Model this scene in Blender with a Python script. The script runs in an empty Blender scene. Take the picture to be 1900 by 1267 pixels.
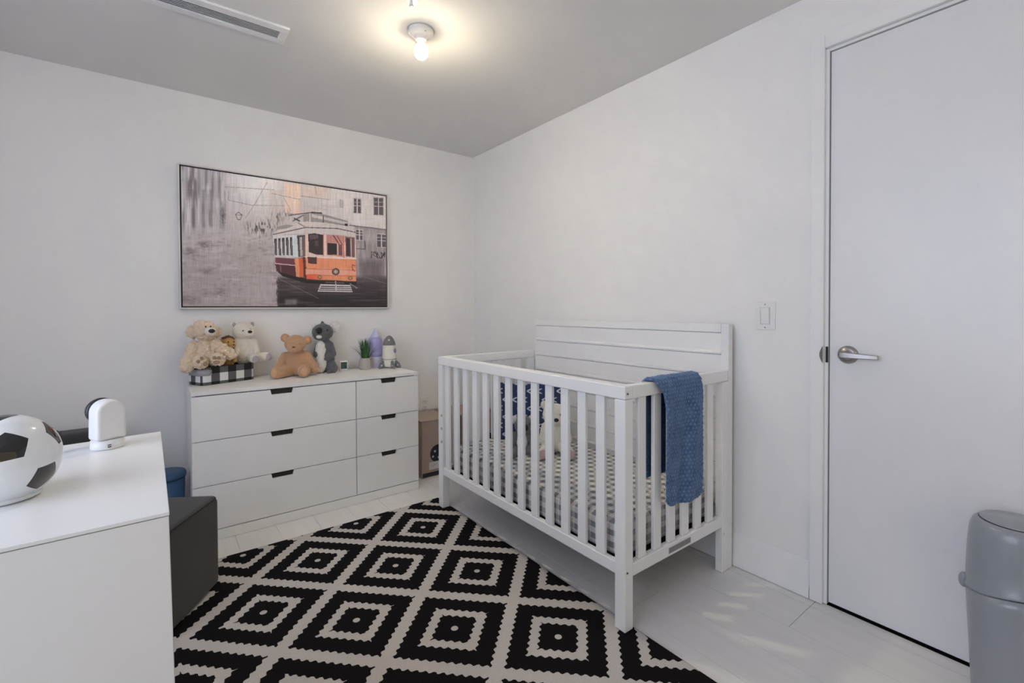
import bpy, bmesh, math, random
import numpy as np
from mathutils import Vector, Matrix, noise
random.seed(7)
SC = bpy.context.scene
COL = SC.collection
PI = math.pi
R = math.radians

# ------------------------------------------------------------------ camera, world, light, exposure
CAM = (-2.0895, -3.2619, 1.17)
cd = bpy.data.cameras.new('camera'); cam = bpy.data.objects.new('camera', cd); COL.objects.link(cam)
cd.sensor_fit = 'HORIZONTAL'; cd.sensor_width = 36.0; cd.lens = 868.75 / 1900 * 36.0
cd.shift_y = (585.46 - 633.5) / 1900
cd.clip_start = 0.02
yaw, pitch, roll = R(37.2864), R(0.8421), R(-0.2414)
fw = Vector((math.sin(yaw) * math.cos(pitch), math.cos(yaw) * math.cos(pitch), -math.sin(pitch)))
rt = Vector((math.cos(yaw), -math.sin(yaw), 0)); up = rt.cross(fw)
rt2 = rt * math.cos(roll) + up * math.sin(roll); up2 = up * math.cos(roll) - rt * math.sin(roll)
M = Matrix.Identity(4)
for i in range(3):
    M[i][0] = rt2[i]; M[i][1] = up2[i]; M[i][2] = -fw[i]; M[i][3] = CAM[i]
cam.matrix_world = M
SC.camera = cam

world = bpy.data.worlds.new('sky'); SC.world = world; world.use_nodes = True
bg = world.node_tree.nodes['Background']
bg.inputs[0].default_value = (0.85, 0.93, 1.0, 1); bg.inputs[1].default_value = 0.12

SC.view_settings.view_transform = 'Standard'; SC.view_settings.look = 'None'
SC.view_settings.gamma = 1.0; SC.view_settings.use_curve_mapping = False
SC.view_settings.exposure = 0.0
SC.cycles.sample_clamp_indirect = 0.0

WIN_Y0, WIN_Y1, WIN_Z0, WIN_Z1 = -3.65, -1.75, 0.75, 2.32
XL, YF, H = -3.55, -4.75, 2.409
def area(name, loc, rot, sx, sy, energy, color):
    l = bpy.data.lights.new(name, 'AREA'); l.shape = 'RECTANGLE'; l.size = sx; l.size_y = sy
    l.energy = energy; l.color = color
    o = bpy.data.objects.new(name, l); COL.objects.link(o); o.location = loc; o.rotation_euler = rot
    return o
area('window_daylight', (XL + 0.03, (WIN_Y0 + WIN_Y1) / 2, (WIN_Z0 + WIN_Z1) / 2), (0, R(-90), 0), WIN_Z1 - WIN_Z0, WIN_Y1 - WIN_Y0, 38.0, (0.70, 0.775, 0.965))
W2X0, W2X1, W2Z0, W2Z1 = -3.0, -0.5, 0.5, 2.25
area('front_fill_light', ((W2X0 + W2X1) / 2, YF + 0.03, (W2Z0 + W2Z1) / 2), (R(90), 0, 0), W2X1 - W2X0, W2Z1 - W2Z0, 8.3, (1.0, 0.78, 0.40))  # warm fill added behind the camera to brighten surfaces facing it
BULB_STRENGTH = 1150.0
BULB_COLOR = (1.0, 0.86, 0.62)

# ------------------------------------------------------------------ node helpers
class NG:
    def __init__(s, m):
        s.t = m.node_tree; s.n = s.t.nodes; s.l = s.t.links
    def new(s, ty, **kw):
        n = s.n.new(ty)
        for k, v in kw.items(): setattr(n, k, v)
        return n
    def setin(s, n, i, v):
        if isinstance(v, bpy.types.NodeSocket): s.l.new(v, n.inputs[i])
        else: n.inputs[i].default_value = v
    def m(s, op, a, b=None, c=None, clamp=False):
        n = s.new('ShaderNodeMath', operation=op, use_clamp=clamp); s.setin(n, 0, a)
        if b is not None: s.setin(n, 1, b)
        if c is not None: s.setin(n, 2, c)
        return n.outputs[0]
    def mix(s, f, a, b):
        n = s.new('ShaderNodeMix', data_type='RGBA'); s.setin(n, 0, f)
        s.setin(n, 6, a if isinstance(a, bpy.types.NodeSocket) else (*a[:3], 1)); s.setin(n, 7, b if isinstance(b, bpy.types.NodeSocket) else (*b[:3], 1))
        return n.outputs[2]
    def obj(s): return s.new('ShaderNodeTexCoord').outputs['Object']
    def sep(s, v):
        n = s.new('ShaderNodeSeparateXYZ'); s.l.new(v, n.inputs[0]); return n.outputs
    def noise(s, vec, scale, detail=3, rough=0.5, dist=0.0):
        n = s.new('ShaderNodeTexNoise'); s.l.new(vec, n.inputs['Vector']); n.inputs['Scale'].default_value = scale
        n.inputs['Detail'].default_value = detail; n.inputs['Roughness'].default_value = rough; n.inputs['Distortion'].default_value = dist
        return n.outputs[0]
    def mapping(s, vec, sc):
        n = s.new('ShaderNodeMapping'); s.l.new(vec, n.inputs[0]); n.inputs['Scale'].default_value = sc; return n.outputs[0]
    def bump(s, h, strength=0.3, dist=0.002):
        n = s.new('ShaderNodeBump'); s.setin(n, 'Height', h); n.inputs['Strength'].default_value = strength; n.inputs['Distance'].default_value = dist
        return n.outputs[0]

def srgb(r, g, b):
    f = lambda c: (c / 255 / 12.92) if c / 255 <= 0.04045 else ((c / 255 + 0.055) / 1.055) ** 2.4
    return (f(r), f(g), f(b))

def newmat(name):
    m = bpy.data.materials.new(name); m.use_nodes = True
    return m, NG(m), m.node_tree.nodes['Principled BSDF']

def mat(name, col, rough=0.5, metal=0.0, nscale=40, namp=0.04, bump=0.0, bscale=None, stretch=None, sheen=0.0, coat=0.0, spec=None):
    m, g, b = newmat(name)
    v = g.obj()
    if stretch: v = g.mapping(v, stretch)
    nz = g.noise(v, nscale, 4)
    c2 = tuple(min(1, c * (1 + namp)) for c in col); c1 = tuple(c * (1 - namp) for c in col)
    g.l.new(g.mix(nz, c1, c2), b.inputs['Base Color'])
    b.inputs['Roughness'].default_value = rough; b.inputs['Metallic'].default_value = metal
    if spec is not None: b.inputs['Specular IOR Level'].default_value = spec
    if sheen: b.inputs['Sheen Weight'].default_value = sheen; b.inputs['Sheen Roughness'].default_value = 0.5
    if coat: b.inputs['Coat Weight'].default_value = coat; b.inputs['Coat Roughness'].default_value = 0.05
    if bump:
        nb = g.noise(v, bscale or nscale * 3, 4, 0.6)
        g.l.new(g.bump(nb, bump, 0.003), b.inputs['Normal'])
    return m

MT = {}
MT['wall'] = mat('wall_paint', (0.85, 0.845, 0.84), 0.75, namp=0.008, nscale=3, bump=0.06, bscale=350)
MT['ceiling'] = mat('ceiling_paint', (0.80, 0.79, 0.78), 0.85, namp=0.01, nscale=3, bump=0.1, bscale=300)
MT['trim'] = mat('trim_paint', (0.86, 0.86, 0.86), 0.35, namp=0.006, nscale=5)
MT['door'] = mat('door_paint', (0.80, 0.80, 0.81), 0.32, namp=0.008, nscale=3, bump=0.03, bscale=200)
MT['crib'] = mat('crib_white_lacquer', (0.87, 0.875, 0.88), 0.35, namp=0.008, nscale=12, bump=0.02, bscale=60)
MT['dresser'] = mat('dresser_white_foil', (0.84, 0.835, 0.825), 0.42, namp=0.008, nscale=8, bump=0.02, bscale=120)
MT['cab'] = mat('cabinet_white_lacquer', (0.84, 0.845, 0.85), 0.3, namp=0.006, nscale=6, bump=0.02, bscale=150)
MT['black'] = mat('black_gap', (0.008, 0.008, 0.008), 0.6)
MT['dark'] = mat('dark_plastic', (0.02, 0.02, 0.022), 0.25)
MT['white_plastic'] = mat('white_plastic', (0.82, 0.82, 0.82), 0.3, namp=0.005)
MT['porcelain'] = mat('white_porcelain', (0.85, 0.83, 0.8), 0.2, namp=0.01, coat=0.3)
MT['nickel'] = mat('brushed_nickel', (0.42, 0.40, 0.39), 0.32, 1.0, nscale=30, namp=0.08, stretch=(1, 1, 12), bump=0.05)
MT['steel'] = mat('dark_steel_strike', (0.2, 0.17, 0.16), 0.35, 1.0)
MT['cardboard'] = mat('cardboard', srgb(178, 160, 148), 0.85, nscale=25, namp=0.05, bump=0.1)
MT['navyprint'] = mat('navy_print', (0.006, 0.008, 0.018), 0.6)
MT['paleprint'] = mat('pale_print', (0.55, 0.6, 0.7), 0.6)
MT['redprint'] = mat('maroon_print', (0.03, 0.008, 0.012), 0.6)
MT['label'] = mat('paper_label', (0.75, 0.72, 0.7), 0.7)
MT['greyprint'] = mat('grey_print', (0.18, 0.18, 0.19), 0.7)
MT['ottoman'] = mat('charcoal_weave', (0.040, 0.037, 0.038), 0.95, nscale=500, namp=0.35, bump=0.35, bscale=900, sheen=0.15)
MT['piping'] = mat('charcoal_piping', (0.02, 0.018, 0.019), 0.9, nscale=300, namp=0.2)
MT['bluebin'] = mat('blue_plastic', (0.035, 0.095, 0.20), 0.45, namp=0.03)
MT['pail'] = mat('grey_pail_plastic', srgb(146, 151, 158), 0.28, namp=0.01, nscale=5, coat=0.15)
MT['ball_white'] = mat('ball_white', (0.80, 0.84, 0.88), 0.12, namp=0.01, coat=0.6)
MT['ball_black'] = mat('ball_black', (0.008, 0.008, 0.010), 0.1, coat=0.6)
MT['strap'] = mat('grey_leatherette', (0.36, 0.36, 0.38), 0.5, nscale=60, namp=0.05, bump=0.1)
MT['cream_fur'] = mat('cream_curly_fur', (0.80, 0.64, 0.47), 0.95, nscale=160, namp=0.22, bump=0.8, bscale=260, sheen=0.3)
MT['ivory_fur'] = mat('ivory_short_fur', (0.84, 0.78, 0.67), 0.95, nscale=200, namp=0.08, bump=0.6, bscale=500, sheen=0.3)
MT['ivory_fur_cool'] = mat('milk_white_fur', (0.86, 0.82, 0.72), 0.95, nscale=220, namp=0.1, bump=0.6, bscale=450, sheen=0.3)
MT['brown_fur'] = mat('tan_teddy_fur', (0.54, 0.325, 0.185), 0.95, nscale=220, namp=0.13, bump=0.6, bscale=480, sheen=0.35)
MT['brown_pad'] = mat('tan_suede_pad', (0.62, 0.37, 0.22), 0.9, nscale=180, namp=0.06, bump=0.3, bscale=600)
MT['lion_fur'] = mat('golden_lion_fur', (0.52, 0.31, 0.10), 0.95, nscale=200, namp=0.15, bump=0.6, bscale=400, sheen=0.3)
MT['lion_mane'] = mat('brown_mane_fur', (0.16, 0.085, 0.03), 0.95, nscale=200, namp=0.25, bump=0.8, bscale=300)
MT['grey_fur'] = mat('grey_koala_fur', (0.115, 0.118, 0.13), 0.95, nscale=260, namp=0.22, bump=0.6, bscale=500, sheen=0.3)
MT['grey_fur_light'] = mat('light_grey_koala_fur', (0.17, 0.175, 0.185), 0.95, nscale=260, namp=0.22, bump=0.6, bscale=500, sheen=0.3)
MT['white_fur'] = mat('white_tuft_fur', (0.80, 0.79, 0.76), 0.95, nscale=220, namp=0.12, bump=0.9, bscale=260)
MT['pad_grey'] = mat('grey_satin_pad', (0.42, 0.37, 0.40), 0.5, nscale=90, namp=0.12)
MT['pad_pink'] = mat('pink_sole', (0.62, 0.45, 0.45), 0.7, nscale=90, namp=0.12)
MT['pad_taupe'] = mat('taupe_pad', (0.36, 0.24, 0.17), 0.8, nscale=90, namp=0.1)
MT['nose'] = mat('black_plush_nose', (0.010, 0.007, 0.008), 0.45)
MT['nose_brown'] = mat('brown_stitched_nose', (0.14, 0.06, 0.035), 0.7)
MT['eye'] = mat('glossy_eye', (0.006, 0.005, 0.005), 0.08)
MT['leaf'] = mat('grass_leaf', (0.03, 0.11, 0.022), 0.4, nscale=60, namp=0.35)
MT['pot'] = mat('ribbed_stone_pot', (0.50, 0.47, 0.42), 0.8, nscale=70, namp=0.08, bump=0.3, bscale=200)
MT['soil'] = mat('dark_soil', (0.02, 0.02, 0.012), 0.95, bump=0.6)
MT['lilac'] = mat('lilac_plastic', (0.47, 0.45, 0.80), 0.35, namp=0.01)
MT['lilac_light'] = mat('pale_lilac_plastic', (0.66, 0.65, 0.83), 0.35, namp=0.01)
MT['rocket_body'] = mat('cream_felt', (0.80, 0.78, 0.70), 0.85, nscale=200, namp=0.03, bump=0.15)
MT['rocket_grey'] = mat('grey_felt', (0.21, 0.21, 0.215), 0.9, nscale=250, namp=0.12, bump=0.25)
MT['rocket_line'] = mat('charcoal_stitch', (0.06, 0.06, 0.065), 0.8)
MT['porthole'] = mat('blue_grey_porthole', (0.25, 0.27, 0.42), 0.5)
MT['lcd'] = mat('dark_lcd', (0.03, 0.05, 0.05), 0.15)
MT['lcd_seg'] = mat('lcd_segments', (0.10, 0.16, 0.14), 0.3)
MT['cable'] = mat('white_cable', (0.78, 0.78, 0.78), 0.4)
MT['glass'] = mat('window_glass_tint', (0.7, 0.8, 0.9), 0.02)
MT['frame'] = mat('frame_silver_white', (0.72, 0.69, 0.67), 0.4, namp=0.01)
MT['brown_tag'] = mat('brown_woven_tag', (0.16, 0.09, 0.05), 0.8)

def emis(name, col, s):
    m, g, b = newmat(name)
    b.inputs['Emission Color'].default_value = (*col, 1); b.inputs['Emission Strength'].default_value = s
    b.inputs['Base Color'].default_value = (0.9, 0.88, 0.82, 1)
    return m
MT['bulb'] = emis('glowing_bulb_glass', BULB_COLOR, BULB_STRENGTH)
def led_dome(m):
    """an LED bulb: the chips face down, so the diffuser is dimmest at its neck"""
    g = NG(m); x, y, z = g.sep(g.obj()); b = m.node_tree.nodes['Principled BSDF']
    n = g.new('ShaderNodeMapRange'); g.l.new(z, n.inputs[0])
    n.inputs[1].default_value = -0.098; n.inputs[2].default_value = -0.121; n.inputs[3].default_value = BULB_STRENGTH * 0.006; n.inputs[4].default_value = BULB_STRENGTH
    g.l.new(n.outputs[0], b.inputs['Emission Strength'])
led_dome(MT['bulb'])

def plaid_uv(g, v, nrm):
    """pick the two in-plane object coordinates by the face normal"""
    x, y, z = g.sep(v); nx, ny, nz = g.sep(nrm)
    ax, ay = g.m('ABSOLUTE', nx), g.m('ABSOLUTE', ny)
    isx = g.m('MULTIPLY', g.m('GREATER_THAN', ax, 0.72), 1.0)
    isy = g.m('GREATER_THAN', ay, 0.72)
    # u: y on x-faces, else x ; v: z on side faces, else y
    u = g.m('ADD', g.m('MULTIPLY', isx, y), g.m('MULTIPLY', g.m('SUBTRACT', 1.0, isx), x))
    side = g.m('MAXIMUM', isx, isy)
    w = g.m('ADD', g.m('MULTIPLY', side, z), g.m('MULTIPLY', g.m('SUBTRACT', 1.0, side), y))
    return u, w, (isx, isy)

def plaid(name, period, white, mid, dark, ou=0.0, ov=0.0, weave=600, fluff=0.22):
    m, g, b = newmat(name)
    v = g.obj(); geo = g.new('ShaderNodeTexCoord').outputs['Normal']
    u, w, _ = plaid_uv(g, v, geo)
    def stripe(c, o):
        f = g.m('FRACT', g.m('MULTIPLY', g.m('ADD', c, o + 50.0 * period), 1.0 / period))
        return g.m('LESS_THAN', f, 0.5)
    s1, s2 = stripe(u, ou), stripe(w, ov)
    both = g.m('MULTIPLY', s1, s2); any_ = g.m('MAXIMUM', s1, s2)
    c = g.mix(both, g.mix(any_, white, mid), dark)
    nz = g.noise(v, weave, 2)
    c = g.mix(g.m('MULTIPLY', nz, fluff), c, (0.45, 0.45, 0.45))
    g.l.new(c, b.inputs['Base Color']); b.inputs['Roughness'].default_value = 0.9
    g.l.new(g.bump(nz, 0.2, 0.001), b.inputs['Normal'])
    return m
MT['gingham'] = plaid('grey_gingham_sheet', 0.0455, (0.80, 0.77, 0.74), (0.50, 0.49, 0.49), (0.17, 0.17, 0.175), 0.004, 0.008)
MT['buffalo'] = plaid('black_white_buffalo_check', 0.090, (0.78, 0.77, 0.76), (0.10, 0.10, 0.105), (0.006, 0.006, 0.007), 0.010, 0.028, fluff=0.03)

def floor_mat():
    m, g, b = newmat('pale_oak_laminate')
    v = g.obj(); oi = g.new('ShaderNodeObjectInfo').outputs['Random']
    st = g.mapping(v, (14, 0.9, 1)); n1 = g.noise(st, 1.6, 6, 0.6, 0.6)
    st2 = g.mapping(v, (60, 2.0, 1)); n2 = g.noise(st2, 3.0, 4)
    c = g.mix(n1, (0.72, 0.70, 0.685), (0.88, 0.865, 0.855))
    c = g.mix(g.m('MULTIPLY', n2, 0.35), c, (0.64, 0.62, 0.605))
    c = g.mix(g.m('MULTIPLY', oi, 0.22), c, (0.90, 0.885, 0.875))
    g.l.new(c, b.inputs['Base Color']); b.inputs['Roughness'].default_value = 0.42
    g.l.new(g.bump(n2, 0.05, 0.001), b.inputs['Normal'])
    return m
MT['plank'] = floor_mat()

def rug_mat():
    m, g, b = newmat('black_white_rug_pile')
    v = g.obj(); x, y, z = g.sep(v)
    a, c_ = 0.2675, 0.2625
    dx = g.m('MULTIPLY', g.m('ADD', x, 0.972), 1 / a); dy = g.m('MULTIPLY', g.m('ADD', y, 1.006), 1 / c_)
    fz = g.noise(v, 260, 2)
    jit = g.m('MULTIPLY', g.m('SUBTRACT', fz, 0.5), 0.035)
    def wrap(q): return g.m('SUBTRACT', g.m('MULTIPLY', g.m('FRACT', g.m('MULTIPLY', g.m('ADD', q, 41.0), 0.5)), 2.0), 1.0)
    P = wrap(g.m('ADD', dx, dy)); Q = wrap(g.m('SUBTRACT', dx, dy))
    def wav(q, ph): return g.m('MULTIPLY', g.m('SINE', g.m('ADD', g.m('MULTIPLY', q, 2 * PI / 0.157), ph)), 0.021)
    p = g.m('ADD', g.m('ABSOLUTE', P), wav(Q, 0.4)); q = g.m('ADD', g.m('ABSOLUTE', Q), wav(P, 1.3))
    u = g.m('ADD', g.m('MAXIMUM', p, q), jit)
    r2 = g.m('SQRT', g.m('ADD', g.m('POWER', P, 2.0), g.m('POWER', Q, 2.0)))
    ring = g.m('MULTIPLY', g.m('GREATER_THAN', u, 0.355), g.m('LESS_THAN', u, 0.535))
    gap = g.m('GREATER_THAN', u, 0.875); dot = g.m('LESS_THAN', r2, 0.068)
    white = g.m('MAXIMUM', g.m('MAXIMUM', ring, gap), dot)
    wn = g.noise(v, 420, 3, 0.7)
    wc = g.mix(wn, (0.40, 0.37, 0.35), (0.74, 0.70, 0.67))
    bc = g.mix(wn, (0.003, 0.0025, 0.003), (0.014, 0.012, 0.013))
    g.l.new(g.mix(white, bc, wc), b.inputs['Base Color'])
    b.inputs['Roughness'].default_value = 1.0; b.inputs['Specular IOR Level'].default_value = 0.1
    hgt = g.m('ADD', g.m('MULTIPLY', wn, 0.8), g.m('MULTIPLY', white, -0.5))
    g.l.new(g.bump(hgt, 0.5, 0.004), b.inputs['Normal'])
    return m
MT['rug'] = rug_mat()

def minky_mat():
    m, g, b = newmat('blue_minky')
    v = g.obj(); n1 = g.noise(v, 22, 6, 0.75); n2 = g.noise(v, 500, 2)
    c = g.mix(g.m('MULTIPLY_ADD', n1, 2.0, -0.5, clamp=True), (0.018, 0.060, 0.165), (0.115, 0.205, 0.37))
    at = g.new('ShaderNodeAttribute', attribute_name='dot').outputs['Fac']
    c = g.mix(g.m('MULTIPLY', at, 0.55), c, (0.26, 0.38, 0.56))
    g.l.new(c, b.inputs['Base Color']); b.inputs['Roughness'].default_value = 0.75
    b.inputs['Sheen Weight'].default_value = 0.5; b.inputs['Sheen Roughness'].default_value = 0.35
    b.inputs['Sheen Tint'].default_value = (0.5, 0.65, 1, 1)
    g.l.new(g.bump(n2, 0.3, 0.002), b.inputs['Normal'])
    return m
MT['minky'] = minky_mat()

def navy_arrow_mat():
    """navy cotton printed with little white arrow heads in offset rows (local x, z)"""
    m, g, b = newmat('navy_arrow_cotton')
    v = g.obj(); x, y, z = g.sep(v)
    px, pz = 0.060, 0.052
    row = g.m('FLOOR', g.m('MULTIPLY', g.m('ADD', z, 5.0), 1 / pz))
    off = g.m('MULTIPLY', g.m('MODULO', row, 2.0), 0.5)
    fx = g.m('SUBTRACT', g.m('FRACT', g.m('ADD', g.m('MULTIPLY', g.m('ADD', x, 5.2), 1 / px), off)), 0.5)
    fz = g.m('SUBTRACT', g.m('FRACT', g.m('MULTIPLY', g.m('ADD', z, 5.0), 1 / pz)), 0.5)
    sgn = g.m('SUBTRACT', g.m('MULTIPLY', g.m('MODULO', row, 2.0), 2.0), 1.0)
    # chevron "<": |fz| = k * (fx - x0)
    d = g.m('ABSOLUTE', g.m('SUBTRACT', g.m('ABSOLUTE', fz), g.m('MULTIPLY', g.m('ADD', fx, 0.24), 0.62)))
    inside = g.m('MULTIPLY', g.m('LESS_THAN', d, 0.085), g.m('MULTIPLY', g.m('LESS_THAN', g.m('ABSOLUTE', fx), 0.26), g.m('LESS_THAN', g.m('ABSOLUTE', fz), 0.3)))
    n = g.noise(v, 300, 2)
    c = g.mix(n, (0.018, 0.035, 0.10), (0.03, 0.055, 0.14))
    g.l.new(g.mix(inside, c, (0.62, 0.68, 0.78)), b.inputs['Base Color']); b.inputs['Roughness'].default_value = 0.9
    g.l.new(g.bump(n, 0.2, 0.001), b.inputs['Normal'])
    return m
MT['arrows'] = navy_arrow_mat()

def vcol_mat(name, rough=0.35):
    m, g, b = newmat(name)
    a = g.new('ShaderNodeVertexColor', layer_name='print').outputs[0]
    n = g.noise(g.obj(), 500, 2)
    g.l.new(g.mix(g.m('MULTIPLY', n, 0.04), a, (0.6, 0.58, 0.58)), b.inputs['Base Color'])
    b.inputs['Roughness'].default_value = rough
    return m

# ------------------------------------------------------------------ object helpers
WM = {}
def place(o, parent, world):
    if parent is not None:
        o.parent = parent
        if world:
            o.matrix_parent_inverse = WM[parent.name].inverted(); WM[o.name] = Matrix.Identity(4)
        else: WM[o.name] = WM[parent.name]
    else: WM[o.name] = Matrix.Identity(4)
    return o
def obj(name, bm, m, parent=None, bevel=0.0, seg=2, smooth=False, world=True, kind=None, label=None):
    me = bpy.data.meshes.new(name)
    if isinstance(bm, bmesh.types.BMesh):
        bmesh.ops.recalc_face_normals(bm, faces=bm.faces)
        bm.to_mesh(me); bm.free()
    else: me = bm
    me.materials.append(MT[m] if isinstance(m, str) else m)
    o = bpy.data.objects.new(name, me); COL.objects.link(o)
    place(o, parent, world)
    if smooth or bevel:
        for p in me.polygons: p.use_smooth = True
    if bevel:
        md = o.modifiers.new('bevel', 'BEVEL'); md.width = bevel; md.segments = seg; md.limit_method = 'ANGLE'; md.angle_limit = R(40); md.harden_normals = True
        for p in me.polygons: p.use_smooth = True
    if kind: o['kind'] = kind
    if label: o['label'] = label
    return o
def thing(name, label, cat, loc=(0, 0, 0), rz=0.0, rx=0.0, ry=0.0, group=None):
    o = bpy.data.objects.new(name, None); COL.objects.link(o); o.empty_display_size = 0.05
    o.location = loc; o.rotation_euler = (rx, ry, rz); o['label'] = label; o['category'] = cat
    if group: o['group'] = group
    from mathutils import Euler
    WM[o.name] = Matrix.Translation(loc) @ Euler((rx, ry, rz)).to_matrix().to_4x4()
    return o
def tag(o, label, cat, group=None):
    o['label'] = label; o['category'] = cat
    if group: o['group'] = group
    return o
def box(bm, x0, x1, y0, y1, z0, z1):
    r = bmesh.ops.create_cube(bm, size=1)
    for v in r['verts']:
        v.co = Vector(((x0 + x1) / 2 + v.co.x * (x1 - x0), (y0 + y1) / 2 + v.co.y * (y1 - y0), (z0 + z1) / 2 + v.co.z * (z1 - z0)))
    return r['verts']
def B(*a):
    bm = bmesh.new(); box(bm, *a); return bm
def prism(bm, pts, axis, a0, a1):
    """polygon pts (2D) extruded along axis between a0 and a1"""
    def P(p, a): return Vector((a, p[0], p[1])) if axis == 'x' else (Vector((p[0], a, p[1])) if axis == 'y' else Vector((p[0], p[1], a)))
    v0 = [bm.verts.new(P(p, a0)) for p in pts]; v1 = [bm.verts.new(P(p, a1)) for p in pts]
    n = len(pts)
    bm.faces.new(v0); bm.faces.new(v1[::-1])
    for i in range(n): bm.faces.new((v0[i], v0[(i + 1) % n], v1[(i + 1) % n], v1[i]))
def lathe(bm, prof, c=(0, 0, 0), seg=40, cap=True, sx=1.0, sy=1.0):
    rings = []
    for r, z in prof:
        rings.append([bm.verts.new((c[0] + sx * r * math.cos(2 * PI * k / seg), c[1] + sy * r * math.sin(2 * PI * k / seg), c[2] + z)) for k in range(seg)])
    for a, b_ in zip(rings, rings[1:]):
        for k in range(seg): bm.faces.new((a[k], a[(k + 1) % seg], b_[(k + 1) % seg], b_[k]))
    if cap:
        bm.faces.new(rings[0][::-1]); bm.faces.new(rings[-1])
def L(prof, **k):
    bm = bmesh.new(); lathe(bm, prof, **k); return bm
def tube(bm, pts, r, seg=8):
    pts = [Vector(p) for p in pts]; rings = []
    for i, p in enumerate(pts):
        t = (pts[min(i + 1, len(pts) - 1)] - pts[max(i - 1, 0)]).normalized()
        a = t.cross(Vector((0, 0, 1)));  a = a.normalized() if a.length > 1e-3 else Vector((1, 0, 0)); b_ = t.cross(a)
        rr = r[i] if isinstance(r, (list, tuple)) else r
        rings.append([bm.verts.new(p + rr * (a * math.cos(2 * PI * k / seg) + b_ * math.sin(2 * PI * k / seg))) for k in range(seg)])
    for a, b_ in zip(rings, rings[1:]):
        for k in range(seg): bm.faces.new((a[k], a[(k + 1) % seg], b_[(k + 1) % seg], b_[k]))
    bm.faces.new(rings[0][::-1]); bm.faces.new(rings[-1])
def ell(bm, c, r, rot=(0, 0, 0), seg=16):
    from mathutils import Euler
    m = Matrix.Translation(c) @ Euler(rot).to_matrix().to_4x4() @ Matrix.Diagonal((*r, 1))
    bmesh.ops.create_uvsphere(bm, u_segments=seg, v_segments=max(6, seg // 2 + 2), radius=1, matrix=m)
def cap(bm, p0, p1, r0, r1):
    p0, p1 = Vector(p0), Vector(p1); n = max(3, int((p1 - p0).length / (min(r0, r1) * 0.35)))
    for i in range(n + 1):
        t = i / n; r = r0 + (r1 - r0) * t; ell(bm, p0.lerp(p1, t), (r, r, r), seg=12)
def sph(c, r, rot=(0, 0, 0), seg=16):
    bm = bmesh.new(); ell(bm, c, r, rot, seg); return bm

def blob(name, parts, m, parent, voxel=0.004, fuzz=0.0015, fscale=120, smooth=6, world=False, label=None):
    """ellipsoids ('e', c, r, rot) and capsules ('c', p0, p1, r0, r1) fused into one continuous soft skin"""
    bm = bmesh.new()
    for p in parts:
        if p[0] == 'e': ell(bm, p[1], p[2], p[3] if len(p) > 3 else (0, 0, 0))
        else: cap(bm, *p[1:])
    me = bpy.data.meshes.new('tmp'); bm.to_mesh(me); bm.free()
    t = bpy.data.objects.new('tmp', me); COL.objects.link(t)
    md = t.modifiers.new('r', 'REMESH'); md.mode = 'VOXEL'; md.voxel_size = voxel
    s = t.modifiers.new('s', 'SMOOTH'); s.factor = 0.5; s.iterations = smooth
    dg = bpy.context.evaluated_depsgraph_get(); out = bpy.data.meshes.new_from_object(t.evaluated_get(dg))
    bpy.data.objects.remove(t); bpy.data.meshes.remove(me)
    if fuzz:
        nrm = [v.normal.copy() for v in out.vertices]
        for v, n in zip(out.vertices, nrm):
            v.co += n * fuzz * (noise.noise(v.co * fscale) + 0.6 * noise.noise(v.co * fscale * 2.3))
    out.name = name; out.materials.clear()
    return obj(name, out, m, parent, smooth=True, world=world, label=label)
def struct(o): o['kind'] = 'structure'; return o

# ------------------------------------------------------------------ the room
fl = struct(obj('floor', B(XL, 0.085, YF, 0.0, -0.06, -0.008), 'black'))
PW, PL = 0.190, 1.28
pm = bpy.data.meshes.new('plank'); bm = bmesh.new(); box(bm, 0.0008, PW - 0.0008, 0.0008, PL - 0.0008, -0.008, 0.0)
bm.to_mesh(pm); bm.free(); pm.materials.append(MT['plank'])
nx = 19
for i in range(nx):
    x = -0.065 - PW * i if i else -0.065
    offs = [0.0, 0.43, 0.86, 0.21, 0.64, 1.07][i % 6]
    y = -2.521 - offs
    while y > YF: y -= PL
    while y < 0:
        y0, y1 = max(y, YF), min(y + PL, 0); xa, xb = max(x - PW, XL), x
        if y1 - y0 > 0.02 and xb - xa > 0.02:
            if y1 - y0 > PL - 0.001 and xb - xa > PW - 0.001: me = pm
            else:
                me = bpy.data.meshes.new('plank'); bm = bmesh.new(); box(bm, 0.0008, xb - xa - 0.0008, 0.0008, y1 - y0 - 0.0008, -0.008, 0.0)
                bm.to_mesh(me); bm.free(); me.materials.append(MT['plank'])
            p = bpy.data.objects.new('plank', me); COL.objects.link(p); p.location = (xa, y0, 0); p.parent = fl
        y += PL
y = -2.521 - PL * 2
while y < 0:
    y0, y1 = max(y, YF), min(y + PL, 0)
    if y1 - y0 > 0.02:
        obj('plank', B(-0.064, 0.0, y0 + 0.0008, y1 - 0.0008, -0.008, 0.0), 'plank', fl)
    y += PL
struct(obj('wall_back', B(XL - 0.12, 0.12, 0.0, 0.12, -0.06, H + 0.05), 'wall'))
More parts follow.
